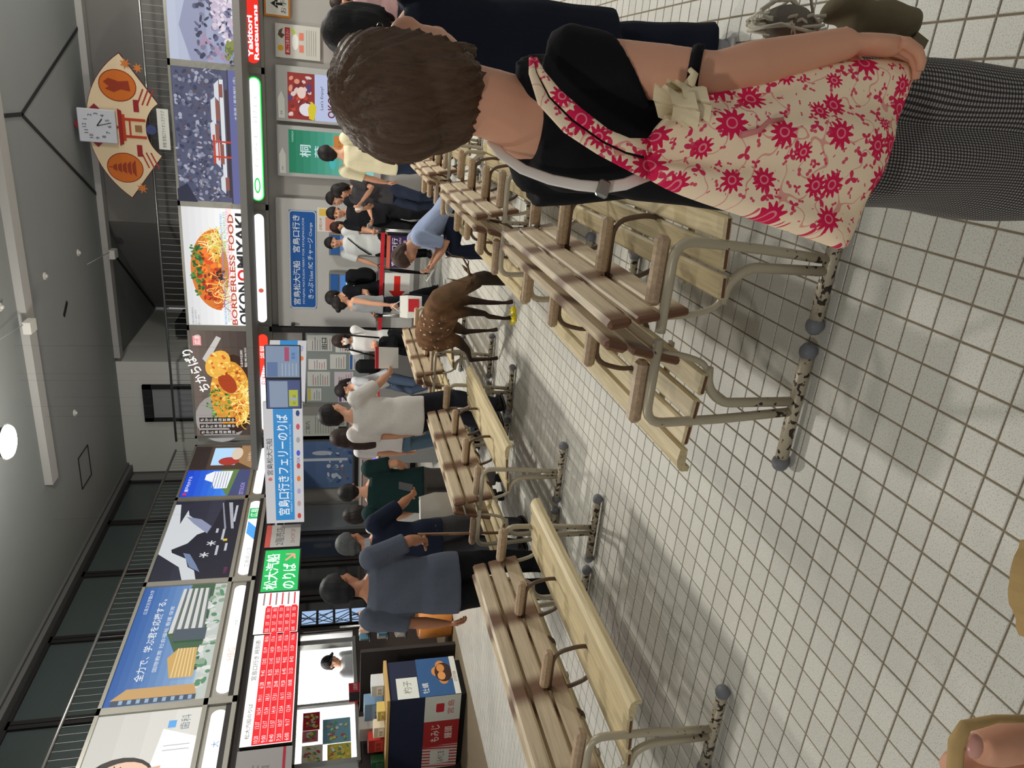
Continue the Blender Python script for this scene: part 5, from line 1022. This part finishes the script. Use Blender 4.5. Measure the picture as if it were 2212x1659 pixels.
t = thing('destination_sign', 'dark purple Miyajimaguchi sign hanging on the queue belt', 'sign', (-2.12, 10.36, .53)); bx('board', (0, 0, .16), (.46, .01, .32), M_black, t); p.build('lettering', P_flat, t, (-.23, -.006, 0), BX, BN)
# small stand with leaflets before the cap woman
t = thing('leaflet_stand', 'grey leaflet stand with a round mirror and lit gadget', 'stand', (-4.95, 10.1, 0)); bx('cabinet', (0, 0, .46), (.62, .40, .9), mat('stand_grey', (104, 104, 104), .5), t, .01); bx('tray', (0, 0, .93), (.66, .44, .03), mat('stand_cream', (206, 200, 186), .5), t, .006); MB().cyl((-.22, .02, 1.10), (-.22, .05, 1.12), .12, 20).build('mirror', mat('mirror_lilac', (170, 160, 172), .1, .6), t); bx('gadget', (-.2, -.1, .97), (.12, .1, .05), mat('lit_violet', (110, 90, 230), .4, emit=1.2), t); bx('leaflets', (.12, -.1, .98), (.2, .14, .06), mat('leaflet_yellow', (206, 180, 90), .5), t)
# ---------------------------------------------------------------- the deer
def fur_mat():
    mt = bpy.data.materials.new('deer_fur'); mt.use_nodes = True; nt = mt.node_tree; b = nt.nodes['Principled BSDF']; L = nt.links.new
    tc = nt.nodes.new('ShaderNodeTexCoord'); sx = nt.nodes.new('ShaderNodeSeparateXYZ'); L(tc.outputs['Object'], sx.inputs[0])
    n = nt.nodes.new('ShaderNodeTexNoise'); n.inputs['Scale'].default_value = 9; n.inputs['Detail'].default_value = 6; L(tc.outputs['Object'], n.inputs['Vector'])
    r = nt.nodes.new('ShaderNodeValToRGB'); r.color_ramp.elements[0].position = .3; r.color_ramp.elements[0].color = (*lin((74, 54, 40)), 1); r.color_ramp.elements[1].position = .7; r.color_ramp.elements[1].color = (*lin((134, 97, 68)), 1); L(n.outputs['Fac'], r.inputs['Fac'])
    v = nt.nodes.new('ShaderNodeTexVoronoi'); v.inputs['Scale'].default_value = 19; L(tc.outputs['Object'], v.inputs['Vector'])
    lt = nt.nodes.new('ShaderNodeMath'); lt.operation = 'LESS_THAN'; lt.inputs[1].default_value = .46; jt = nt.nodes.new('ShaderNodeMath'); jt.operation = 'MULTIPLY_ADD'; jt.inputs[1].default_value = .5; L(n.outputs['Fac'], jt.inputs[0]); L(v.outputs['Distance'], jt.inputs[2]); L(jt.outputs[0], lt.inputs[0])
    def rng(o, a, b_, c=0.0, d=1.0):
        m_ = nt.nodes.new('ShaderNodeMapRange'); m_.inputs['From Min'].default_value = a; m_.inputs['From Max'].default_value = b_; m_.inputs['To Min'].default_value = c; m_.inputs['To Max'].default_value = d; L(o, m_.inputs['Value']); return m_.outputs[0]
    def mul(a, b_):
        m_ = nt.nodes.new('ShaderNodeMath'); m_.operation = 'MULTIPLY'; L(a, m_.inputs[0]); L(b_, m_.inputs[1]); return m_.outputs[0]
    def mix(f, a, rgb):
        m_ = nt.nodes.new('ShaderNodeMix'); m_.data_type = 'RGBA'; L(f, m_.inputs['Factor']); L(a, m_.inputs['A']); m_.inputs['B'].default_value = (*lin(rgb), 1); return m_.outputs['Result']
    back = rng(sx.outputs['Y'], .28, .12); hi = rng(sx.outputs['Z'], .52, .60); spots = mul(mul(lt.outputs[0], back), hi)
    c = mix(rng(sx.outputs['Y'], .22, .55, 0, .75), r.outputs['Color'], (84, 66, 48))      # greyer neck
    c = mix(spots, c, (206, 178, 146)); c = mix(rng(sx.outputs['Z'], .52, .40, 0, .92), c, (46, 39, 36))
    L(c, b.inputs['Base Color']); b.inputs['Roughness'].default_value = .85; b.inputs['Specular IOR Level'].default_value = .1
    n2 = nt.nodes.new('ShaderNodeTexNoise'); n2.inputs['Scale'].default_value = 160; L(tc.outputs['Object'], n2.inputs['Vector'])
    bp = nt.nodes.new('ShaderNodeBump'); bp.inputs['Strength'].default_value = .6; bp.inputs['Distance'].default_value = .004; L(n2.outputs['Fac'], bp.inputs['Height']); L(bp.outputs['Normal'], b.inputs['Normal'])
    return mt
deer = thing('deer', 'brown spotted deer with small antlers lowering its head beside the benches', 'deer', (-2.0, 6.32, 0), math.atan2(-.754, -.657))
d_ = MB(); c_ = -.10
d_.loft(rings([(c_, -.40, .66), (c_, -.36, .69), (c_, -.22, .70), (c_, 0, .67), (c_, .18, .65), (c_, .30, .62), (c_, .36, .60)], [(.05, .06), (.115, .13), (.135, .16), (.14, .175), (.13, .17), (.105, .15), (.05, .08)], 18, (0, 0, 1)))
d_.tube([(c_, .20, .71), (c_, .38, .69), (c_+.01, .52, .59), (c_+.02, .64, .48), (c_+.02, .70, .42)], [.115, .098, .082, .072, .066], 14)
d_.tube([(c_+.02, .72, .45), (c_+.02, .735, .37), (c_+.02, .715, .27), (c_+.02, .69, .19), (c_+.02, .675, .155)], [.05, .064, .050, .036, .022], 14)
for k in (-1, 1):
    x0 = c_+k*.06; fx, fy = ((-.15, .27), (-.02, .21))[0 if k < 0 else 1]
    d_.tube([(x0, .22, .66), (x0, .26, .52), (x0, .27, .42), ((x0+fx)/2, .26, .28), (fx, (fy+.25)/2, .24), (fx, fy-.01, .09), (fx, fy, .05), (fx, fy+.02, .012)], [.075, .062, .042, .027, .025, .017, .021, .024], 10)
    fx, fy = ((-.25, -.38), (.01, -.50))[0 if k < 0 else 1]; x1 = c_+k*.075
    d_.tube([(x1, -.26, .66), (x1, -.20, .52), (x1, -.22, .46), ((x1+fx)/2, -.36, .34), (fx, fy-.03, .28), (fx, fy-.01, .10), (fx, fy, .05), (fx, fy+.02, .012)], [.10, .085, .06, .034, .026, .017, .021, .024], 10)
    e0 = Vector((c_+.02+k*.045, .70, .47)); d_.tube([e0, e0+Vector((k*.05, .02, .05)), e0+Vector((k*.095, .04, .09))], [.016, .034, .006], 8, flat=.4)
d_.tube([(c_, -.38, .74), (c_, -.43, .68), (c_, -.44, .60)], [.03, .034, .012], 8)
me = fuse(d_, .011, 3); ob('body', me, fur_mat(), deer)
M_ant = mat('antler', (104, 82, 62), .6, noise=.2, scale=40)
for k in (-1, 1):
    b0 = Vector((c_+.02+k*.032, .72, .49)); A1 = [b0, b0+Vector((k*.05, .05, .02)), b0+Vector((k*.09, .12, .07)), b0+Vector((k*.09, .14, .16)), b0+Vector((k*.07, .13, .22))]
    MB().tube(A1, [.011, .009, .008, .006, .003], 8).tube([A1[1], A1[1]+Vector((k*.02, .05, .0)), A1[1]+Vector((k*.02, .08, .03))], [.007, .005, .002], 6).tube([A1[3], A1[3]+Vector((k*.03, .02, .05))], [.006, .002], 6).build('antler', M_ant, deer)
    MB().ball((c_+.02+k*.052, .735, .365), (.009, .012, .011), 8, 6).build('eye', M_eye, deer)
MB().ball((c_+.02, .678, .15), (.020, .018, .014), 10, 6).build('nose', M_black, deer)
t = thing('snack_wrapper', 'crumpled bright yellow snack wrapper on the tiles by the deer', 'wrapper', (*atz(1112, 682, 0)[:2], 0), .6)
wm = MB(); random.seed(4); n = 7
wm.loft([[(-.07+.14*i/(n-1), -.05+.10*j/(n-1)+random.uniform(-.006, .006), z_*(.02+random.uniform(0, .022))+.002) for i in range(n)] + [(.07-.14*i/(n-1), -.05+.10*j/(n-1), .001) for i in range(n)] for j in range(n) for z_ in (1,)], cap=True, smooth=False); wm.build('foil', mat('wrapper_yellow', (236, 214, 30), .25, noise=.15, scale=25), t); bx('seam', (0.0, .0, .040), (.012, .10, .004), M_white, t)

# ---------------------------------------------------------------- woman in black with the floral bag, seen from behind
P1b = at(1300, 262, 1.2); P1b.z = 0
p1 = tag(empty('person', P1b), 'woman in a black top and checked trousers seen from behind', 'person')
def wp(x, y, D): return at(x, y, D)-P1b
sk = MB(); fing = MB()
hc = wp(878, 180, 1.2); hyaw = YAW+R(-68); Rh = Matrix.Rotation(hyaw, 3, 'Z') @ Matrix.Rotation(R(27), 3, 'X')
hs = MB(); head_shapes(hs, 1.06); sk.add([hc+Rh @ Vector(p) for p in hs.v], hs.f, True)
nb_ = wp(1115, 250, 1.2); sk.tube([nb_-zz*.05, nb_, wp(1060, 225, 1.19), hc+Rh @ Vector((0, -.025, -.03))], [.075, .064, .056, .058], 16)
RS, LS = wp(1195, 140, 1.14), wp(1150, 372, 1.30); ax = (RS-LS).normalized()
sk.tube([RS-ax*.03+zz*.02, nb_-zz*.05, LS+ax*.03+zz*.02], [.045, .055, .045], 12)
pel = Vector((0, 0, .86)); ch = nb_*.5+pel*.5; ch.z = 1.10
fwl = Vector((-ax.y, ax.x, 0)).normalized()
def rg(c, w_, d, n=22): return [Vector(c)+rt*(w_*math.cos(2*math.pi*i/n))+fw*(d*math.sin(2*math.pi*i/n)) for i in range(n)]
tors = [(pel-zz*.04, .115, .10), (pel+zz*.1, .108, .095), (ch, .112, .10), (wp(1200, 262, 1.2), .112, .095), (nb_-zz*.03, .05, .05)]
sk.loft([rg(c, w_, d) for c, w_, d in tors])
EL, WR = wp(1545, 165, 1.02), wp(1835, 92, .985)
sk.tube([RS, RS*.66+EL*.34, RS*.3+EL*.7, EL, EL*.72+WR*.28, EL*.3+WR*.7, WR], [.052, .046, .042, .037, .039, .030, .025], 16)
hd = (wp(1960, 104, .985)-WR).normalized(); hand(sk, fing, WR, hd, -rt*1.0+fw*.25, 1, .98, .42, .2, 10)
LE, LW = LS+fwl*.05-zz*.27, LS+fwl*.28-zz*.36; sk.tube([LS-zz*.03, LE, LW], [.036, .034, .026], 12); hand(sk, fing, LW, fwl-zz*.3, -zz, -1, .95, .4)
for k in (-1, 1):
    hp = pel+rt*(k*.055+.026)-zz*.05; sk.tube([hp, hp-zz*.40+fw*.02, hp-zz*.74], [.08, .05, .034], 12); sk.ball((hp.x+fw.x*.05, hp.y+fw.y*.05, .035), (.04, .1, .03), 10, 8, Matrix.Rotation(YAW-.6, 3, 'Z'))
ob('body', merge(fuse(sk, .0065, 3), fing), mat('skin_foreground', (212, 156, 128), .5, noise=.07, scale=9, spec=.3), p1)
# brown bob
hb = MB(); hb.ball((0, -.014, .032), (.100, .112, .100), 24, 18); hb.ball((0, -.040, -.030), (.100, .085, .088), 20, 14); hb.ball((0, -.055, -.075), (.070, .05, .05), 14, 10)
for k in (-1, 1): hb.ball((k*.066, -.005, -.03), (.038, .060, .098), 14, 12)
me = fuse(hb, .006, 3); a = co(me)
ph = np.arctan2(a[:, 0], a[:, 1]+.03); rr = np.hypot(a[:, 0], a[:, 1]+.03); nr = np.empty(len(me.vertices)*3); me.vertices.foreach_get('normal', nr); nr = nr.reshape(-1, 3)
amp = .0028*np.sin(ph*23+a[:, 2]*14)*np.sin(ph*9.3+1.0)+.0016*np.sin(ph*57+a[:, 2]*25)
a = a+nr*(amp*np.clip(rr/.05, 0, 1))[:, None]
zc = np.interp(a[:, 1], [-.10, -.06, -.02, .03, .07, .10], [-.13, -.095, -.045, .015, .06, .075]); face = a[:, 2] < zc; k = np.where(face, .52, 1.0); a[:, 0] *= k; a[:, 1] = np.where(face, a[:, 1]*.5, a[:, 1])
edge = np.clip((-.07-a[:, 2])/.03, 0, 1)*np.sin(ph*31)*.004; a[:, 2] += edge
setco(me, (a @ np.array(Rh).T)+np.array(hc)); M_bh = hair_mat('hair_bob_brown', (82, 62, 48)); M_bh.node_tree.nodes['Principled BSDF'].inputs['Roughness'].default_value = .5; ob('hair', me, M_bh, p1)
for k in (-1, 1): MB().ball(hc+Rh @ Vector((k*.033, .088, .004)), (.013, .006, .006), 8, 6, Rh).build('eye', M_eye, p1)
MB().ball(hc+Rh @ Vector((0, .088, -.068)), (.021, .006, .007), 10, 6, Rh).build('mouth', M_lip, p1)
M_blk = cloth('black_top', (17, 17, 21))
tp_ = MB(); tp_.loft([rg(c, w_, d, 26) for c, w_, d in [(pel+zz*.05, .142, .13), (pel+zz*.14, .132, .122), (ch, .130, .122), (wp(1330, 258, 1.2), .128, .12), (wp(1215, 258, 1.2), .124, .112), (wp(1150, 262, 1.2), .092, .085), (nb_-zz*.030, .067, .066)]])
tp_.tube([nb_-zz*.06, RS*.6+nb_*.4-zz*.02, RS], [.05, .062, .064], 14); tp_.tube([nb_-zz*.06, LS*.6+nb_*.4-zz*.02, LS-zz*.02], [.05, .06, .062], 14)
du0 = (EL-RS).normalized(); e1_ = (rt-du0*rt.dot(du0)).normalized(); e2_ = du0.cross(e1_); tp_.loft([[RS+(EL-RS)*t_+e1_*(r_*math.cos(2*math.pi*i/18))+e2_*(r_*math.sin(2*math.pi*i/18))-du0*(sl*math.cos(2*math.pi*i/18)) for i in range(18)] for t_, r_, sl in ((-.03, .050, 0), (.08, .066, 0), (.30, .060, .018), (.50, .053, .040))]); tp_.tube([LS, LS*.4+LE*.6, LE-zz*.02], [.064, .062, .056], 14)
me = fuse(tp_, .008, 3); folds(me, .0025, 9, 4, 1.0); ob('black_top', me, M_blk, p1)
def check_mat():
    mt = bpy.data.materials.new('trousers_houndstooth'); mt.use_nodes = True; nt = mt.node_tree; b = nt.nodes['Principled BSDF']; L = nt.links.new
    tc = nt.nodes.new('ShaderNodeTexCoord'); mp = nt.nodes.new('ShaderNodeMapping'); mp.inputs['Rotation'].default_value = (0, 0, -YAW); L(tc.outputs['Object'], mp.inputs['Vector'])
    sx = nt.nodes.new('ShaderNodeSeparateXYZ'); L(mp.outputs[0], sx.inputs[0]); at2 = nt.nodes.new('ShaderNodeMath'); at2.operation = 'ARCTAN2'; L(sx.outputs['X'], at2.inputs[0]); L(sx.outputs['Y'], at2.inputs[1])
    sc = nt.nodes.new('ShaderNodeMath'); sc.operation = 'MULTIPLY'; sc.inputs[1].default_value = .13; L(at2.outputs[0], sc.inputs[0])
    def sq(o):
        m1 = nt.nodes.new('ShaderNodeMath'); m1.operation = 'MULTIPLY'; m1.inputs[1].default_value = 2*math.pi/.0068; L(o, m1.inputs[0]); m2 = nt.nodes.new('ShaderNodeMath'); m2.operation = 'SINE'; L(m1.outputs[0], m2.inputs[0]); m3 = nt.nodes.new('ShaderNodeMath'); m3.operation = 'GREATER_THAN'; m3.inputs[1].default_value = -.1; L(m2.outputs[0], m3.inputs[0]); return m3.outputs[0]
    a_ = nt.nodes.new('ShaderNodeMath'); a_.operation = 'ADD'; L(sq(sc.outputs[0]), a_.inputs[0]); L(sq(sx.outputs['Z']), a_.inputs[1])
    r = nt.nodes.new('ShaderNodeValToRGB'); r.color_ramp.interpolation = 'CONSTANT'; e = r.color_ramp.elements; e[0].position = 0; e[0].color = (*lin((26, 26, 30)), 1); e[1].position = .4; e[1].color = (*lin((66, 64, 66)), 1); e2 = e.new(.9); e2.color = (*lin((150, 144, 138)), 1)
    h = nt.nodes.new('ShaderNodeMath'); h.operation = 'MULTIPLY'; h.inputs[1].default_value = .5; L(a_.outputs[0], h.inputs[0]); L(h.outputs[0], r.inputs['Fac']); L(r.outputs['Color'], b.inputs['Base Color']); b.inputs['Roughness'].default_value = .9; return mt
pt = MB()
pt.loft([rg(c, w_, d, 26) for c, w_, d in [(pel-zz*.18+rt*.02, .134, .128), (pel-zz*.05+rt*.01, .134, .126), (pel+zz*.06, .125, .118), (pel+zz*.14, .112, .105)]])
for k in (-1, 1): pt.loft([rg(pel+rt*(k*x+.026)+zz*(z_-.86)-fw*.01*k, w_, .11, 20) for x, z_, w_ in ((.050, .75, .088), (.052, .55, .088), (.052, .35, .088), (.054, .16, .09))])
me = fuse(pt, .010, 2); folds(me, .006, 11, 2.5, 2.0); ob('trousers', me, check_mat(), p1)
for k in (-1, 1):
    f0 = pel+rt*(k*.055+.026); dr_ = Vector((math.sin(.6-YAW), math.cos(.6-YAW), 0)); MB().loft(rings([(f0.x, f0.y, .045)-dr_*.09 if False else Vector((f0.x, f0.y, .045))-dr_*.09, Vector((f0.x, f0.y, .05)), Vector((f0.x, f0.y, .04))+dr_*.1, Vector((f0.x, f0.y, .03))+dr_*.15], [(.03, .04), (.042, .048), (.046, .038), (.025, .022)], 14, (0, 0, 1))).build('shoe', M_black, p1)
# tie and cream ruffle on the arm
q0 = RS*.12+EL*.88; tie = MB(); du = (EL-RS).normalized(); s1 = du.cross(fw).normalized(); s2 = du.cross(s1)
tie.tube([q0+s1*(.041*math.cos(t_))+s2*(.041*math.sin(t_)) for t_ in [2*math.pi*i/20 for i in range(21)]], .005, 6, flat=2.0); tie.build('arm_tie', M_blk, p1)
rf = MB(); M_cream = mat('cream_satin', (226, 208, 172), .35, noise=.06, scale=20)
for cx, cy, r0, r1 in ((1462, 226, .017, .024), (1488, 212, .016, .022)):
    c0, c1 = wp(cx-30, cy-6, .965), wp(cx+26, cy+12, .965)
    rf.loft([[c+rt*(r_*math.cos(2*math.pi*i/18)+.006*math.sin(5*2*math.pi*i/18))+fw*(r_*.7*math.sin(2*math.pi*i/18))+zz*(.010*math.sin(2*math.pi*i/18+1)) for i in range(18)] for c, r_ in ((c0, r1), (c0*.5+c1*.5, r0), (c1, r1*1.15))], cap=False)
rf.tube([wp(1490, 150, .97), wp(1500, 160, .965), wp(1485, 190, .965)], [.004, .006, .010], 6); rf.build('arm_ruffle', M_cream, p1)

# ---------------------------------------------------------------- floral bag
def floral_mat():
    mt = bpy.data.materials.new('floral_print_cotton'); mt.use_nodes = True; nt = mt.node_tree; b = nt.nodes['Principled BSDF']; L = nt.links.new
    def M(op, a, b_=None, c=None):
        n = nt.nodes.new('ShaderNodeMath'); n.operation = op
        for i, v in enumerate((a, b_, c)):
            if v is None: continue
            if isinstance(v, (int, float)): n.inputs[i].default_value = v
            else: L(v, n.inputs[i])
        return n.outputs[0]
    tc = nt.nodes.new('ShaderNodeTexCoord'); sx = nt.nodes.new('ShaderNodeSeparateXYZ'); L(tc.outputs['Object'], sx.inputs[0]); cb = nt.nodes.new('ShaderNodeCombineXYZ'); L(sx.outputs['X'], cb.inputs[0]); L(sx.outputs['Z'], cb.inputs[1])
    def stars(scale, k, r0, r1, rnd, off, cut=.2):
        ad = nt.nodes.new('ShaderNodeVectorMath'); ad.operation = 'ADD'; ad.inputs[1].default_value = (off, off*.7, 0); L(cb.outputs[0], ad.inputs[0])
        v = nt.nodes.new('ShaderNodeTexVoronoi'); v.voronoi_dimensions = '2D'; v.inputs['Scale'].default_value = scale; v.inputs['Randomness'].default_value = rnd; L(ad.outputs[0], v.inputs['Vector'])
        sb_ = nt.nodes.new('ShaderNodeVectorMath'); sb_.operation = 'SUBTRACT'; L(ad.outputs[0], sb_.inputs[0]); L(v.outputs['Position'], sb_.inputs[1]); s2_ = nt.nodes.new('ShaderNodeSeparateXYZ'); L(sb_.outputs[0], s2_.inputs[0])
        r_ = M('SQRT', M('ADD', M('MULTIPLY', s2_.outputs[0], s2_.outputs[0]), M('MULTIPLY', s2_.outputs[1], s2_.outputs[1]))); th = M('ARCTAN2', s2_.outputs[1], s2_.outputs[0])
        sc = nt.nodes.new('ShaderNodeSeparateColor'); L(v.outputs['Color'], sc.inputs[0]); rad = M('MULTIPLY_ADD', sc.outputs[0], r1-r0, r0)
        e = M('MULTIPLY', rad, M('MULTIPLY_ADD', M('COSINE', M('ADD', M('MULTIPLY', th, k), M('MULTIPLY', sc.outputs[1], 6.0))), cut, 1-cut)); return M('LESS_THAN', r_, e), r_, rad
    m1, r1_, rd1 = stars(16.5, 11.0, .013, .028, .8, 0.0); m2, _, _ = stars(29.0, 3.0, .004, .013, 1.0, 3.3, .42); m3, _, _ = stars(52.0, 2.0, .001, .0065, 1.0, 7.1, .4)
    nz = nt.nodes.new('ShaderNodeTexNoise'); nz.noise_dimensions = '2D'; nz.inputs['Scale'].default_value = 16; nz.inputs['Detail'].default_value = 1; L(cb.outputs[0], nz.inputs['Vector']); vine = M('LESS_THAN', M('ABSOLUTE', M('SUBTRACT', nz.outputs['Fac'], .5)), .010)
    ring = M('MULTIPLY', M('LESS_THAN', M('ABSOLUTE', M('SUBTRACT', r1_, M('MULTIPLY', rd1, .30))), .0012), m1)
    def mix(f, a, rgb):
        m_ = nt.nodes.new('ShaderNodeMix'); m_.data_type = 'RGBA'; L(f, m_.inputs['Factor'])
        if isinstance(a, tuple): m_.inputs['A'].default_value = (*lin(a), 1)
        else: L(a, m_.inputs['A'])
        m_.inputs['B'].default_value = (*lin(rgb), 1); return m_.outputs['Result']
    c = mix(M('MULTIPLY', vine, .7), (250, 226, 196), (222, 130, 128)); c = mix(m3, c, (222, 90, 112)); c = mix(m2, c, (218, 56, 96)); c = mix(m1, c, (218, 34, 84)); c = mix(ring, c, (240, 140, 150))
    L(c, b.inputs['Base Color']); b.inputs['Roughness'].default_value = .85; b.inputs['Specular IOR Level'].default_value = .15; return mt
M_flor = floral_mat()
B0 = at(1600, 340, 1.0); bag = thing('floral_bag', 'cream shoulder bag with a red flower print hanging at the woman in black', 'bag', B0, YAW)
RY = Matrix.Rotation(-YAW, 3, 'Z')
def bp_(x, y, D): return RY @ (at(x, y, D)-B0)
rowsB = [((1388, 372), (1400, 300), 1.035), ((1420, 392), (1440, 235), 1.03), ((1480, 420), (1500, 205), 1.025), ((1580, 452), (1620, 190), 1.02), ((1680, 486), (1740, 150), 1.015), ((1770, 520), (1880, 128), 1.01), ((1815, 540), (1960, 138), 1.01), ((1832, 546), (1984, 150), 1.015)]
TH = [.010, .022, .034, .044, .050, .046, .030, .008]
rb = []
for i, ((l, r_, D), th_) in enumerate(zip(rowsB, TH)):
    a, b = bp_(*l, D), bp_(*r_, D-.005); ring_ = []; n = 40
    for k in range(n):
        t_ = 2*math.pi*k/n; u = .5-.5*math.cos(t_); p = a+(b-a)*u; s_ = math.sin(t_); s_ = math.copysign(abs(s_)**.6, s_)
        wob = .012*math.sin(u*11+i*.5)+.007*math.sin(u*23-i*1.1) if 0 < i < 7 else 0
        ring_.append(p+Vector((0, -(th_*s_)-wob*(1 if s_ > 0 else -1)*abs(s_), .006*math.sin(u*9+i))))
    rb.append(ring_)
bm_ = MB().loft(rb); bo = bm_.build('bag_body', M_flor, bag); ss = bo.modifiers.new('s', 'SUBSURF'); ss.levels = 1; ss.render_levels = 1
sp = [((1150, 128), 1.07, .006), ((1158, 160), 1.05, .012), ((1185, 212), 1.035, .020), ((1235, 262), 1.03, .022), ((1300, 308), 1.03, .020), ((1350, 332), 1.03, .022), ((1400, 345), 1.03, .030)]
for sgn in (-1, 1):
    rr_ = []
    for i, ((x, y), D, w_) in enumerate(sp):
        c = bp_(x, y, D); nx = bp_(*sp[min(i+1, 6)][0], sp[min(i+1, 6)][1])-bp_(*sp[max(i-1, 0)][0], sp[max(i-1, 0)][1]); sd = nx.cross(Vector((0, 1, 0))).normalized()
        c1 = c+sd*(sgn*w_*.58); rr_.append([c1+sd*(w_*.5*math.cos(2*math.pi*k/10))+Vector((0, -.005*math.sin(2*math.pi*k/10)-.004, 0)) for k in range(10)])
    MB().loft(rr_).build('shoulder_strap', M_flor, bag)
MB().tube([bp_(1690, 258, .962), bp_(1660, 262, .958), bp_(1640, 282, .958), bp_(1600, 292, .962)], [.0035, .0035, .004, .005], 8).build('zip_cord', mat('cord_pink', (214, 130, 130), .6), bag)
# white bag strap with its metal slider
ws = thing('white_strap', 'white webbing strap with a metal slider across the black top', 'strap', at(1250, 400, 1.07), YAW); O_ = at(1250, 400, 1.07)
pw = [((1060, 303), 1.21), ((1085, 335), 1.19), ((1130, 366), 1.16), ((1190, 388), 1.13), ((1250, 400), 1.10), ((1305, 405), 1.08), ((1350, 398), 1.07), ((1400, 378), 1.06)]; rr_ = []
for i, ((x, y), D) in enumerate(pw):
    c = RY @ (at(x, y, D)-O_); nx = RY @ (at(*pw[min(i+1, 7)][0], pw[min(i+1, 7)][1])-at(*pw[max(i-1, 0)][0], pw[max(i-1, 0)][1])); sd = nx.cross(Vector((0, 1, 0))).normalized(); rr_.append([c+sd*(.0095*math.cos(2*math.pi*k/8))+Vector((0, -.003*math.sin(2*math.pi*k/8), 0)) for k in range(8)])
MB().loft(rr_).build('webbing', mat('strap_white', (232, 224, 216), .7), ws); c = RY @ (at(1303, 408, 1.07)-O_); MB().box(c, (.028, .010, .020), Matrix.Rotation(R(20), 3, 'Y'), .003).build('slider', M_steel, ws)

# ---------------------------------------------------------------- second woman, in navy, beyond her
A = put('woman in a long navy dress and grey shoes behind the woman in black', 694, 62, 2.78, -10, top=((22, 27, 40), 'dress'), pants=((22, 27, 40), 'dress_skirt'), legs='wide', hair=('bob', (24, 22, 24)), hem=.55, build=1.12, head=(-30, 10), shoes=(150, 148, 152), sleeve=.7, vox=.009, rh=(.12, .30, 1.0), lh=(-.16, .26, 1.0))
# olive cloth bag and white net bag in front of the woman in black
c0 = at(1890, 45, 1.2); t = thing('olive_bag', 'olive green cloth bag held in front of the woman in black', 'bag', c0, YAW)
me = fuse(MB().ball((0, 0, 0), (.034, .06, .075), 14, 10).ball((.014, 0, .06), (.026, .05, .05), 12, 8).ball((-.012, -.01, -.045), (.03, .05, .04), 12, 8), .008, 2); folds(me, .004, 22, 12); ob('bag', me, cloth('olive', (116, 106, 84)), t); MB().box((-.045, -.03, -.075), (.02, .01, .03), Matrix.Rotation(.5, 3, 'Y')).build('tab', MATS['cloth_olive'], t)
c0 = at(1690, 52, 1.22); t = thing('net_bag', 'white knotted net bag beside the olive bag', 'bag', c0, YAW); nbm = MB(); random.seed(12)
for i in range(26):
    a = random.uniform(-.04, .04); nbm.tube([(a*.3, random.uniform(-.03, .03), .06), (a*.9, random.uniform(-.05, .05), random.uniform(.0, .04)), (a*1.1, random.uniform(-.05, .05), random.uniform(-.05, 0)), (a*.5, random.uniform(-.03, .03), -.075)], .0032, 5)
nbm.build('cords', mat('net_white', (206, 200, 184), .8), t); ob('lining', fuse(MB().ball((0, 0, -.01), (.034, .045, .055), 12, 10), .01, 1), cloth('net_lining', (120, 114, 104)), t)

# ---------------------------------------------------------------- the photographer's own hand at the edge of the picture
h0 = at(2150, 1625, .30); t = tag(empty('hand', h0), "photographer's blurred fingertips gripping a tan paper handle", 'hand'); hb = MB()
hp_ = lambda x, y, D: at(x, y, D)-h0
hb.tube([hp_(2330, 1560, .30), hp_(2230, 1595, .295), hp_(2150, 1612, .29), hp_(2112, 1618, .288)], [.0105, .0105, .0098, .0075], 16); hb.tube([hp_(2340, 1680, .31), hp_(2240, 1668, .31), hp_(2130, 1665, .312), hp_(2048, 1655, .315)], [.0115, .011, .0105, .008], 16); hb.ball(hp_(2380, 1640, .32), (.03, .03, .022), 16, 12)
ob('fingers', fuse(hb, .0022, 3), MATS['skin_foreground'], t); MB().ball(hp_(2104, 1612, .282), (.0062, .003, .0048), 12, 8, Matrix.Rotation(YAW, 3, 'Z')).build('fingernail', mat('nail_pink', (206, 150, 138), .3), t)
M_tan = mat('tan_paper', (172, 142, 92), .7, noise=.12, scale=30, bump=.3)
t = thing('paper_cord_loop', "tan paper handle looped round the photographer's fingers", 'cord', h0); MB().tube([hp_(2245, 1552, .287), hp_(2150, 1553, .284), hp_(2085, 1568, .280), hp_(2066, 1605, .280), hp_(2062, 1665, .30), hp_(2080, 1720, .31)], [.002, .0022, .003, .0038, .004, .004], 10, flat=.8).build('loop', M_tan, t)
s0 = at(2258, 1285, .42); t = thing('paper_bag', "tan paper bag top edge below the photographer's hand", 'bag', s0, YAW); random.seed(2); top_ = []; bot_ = []
for i in range(13):
    u = -.036+.072*i/12; z_ = .011*math.sin(math.pi*i/12)+random.uniform(-.0016, .0016); top_.append((u, z_))
MB().loft([[(u, .0 if k == 0 else .02, z_ if j else -.12) for u, z_ in top_ for j in (1,)]+[(u, .0 if k == 0 else .02, -.12) for u, z_ in top_[::-1]] for k in (0, 1)], cap=True, smooth=False).build('bag', M_tan, t)
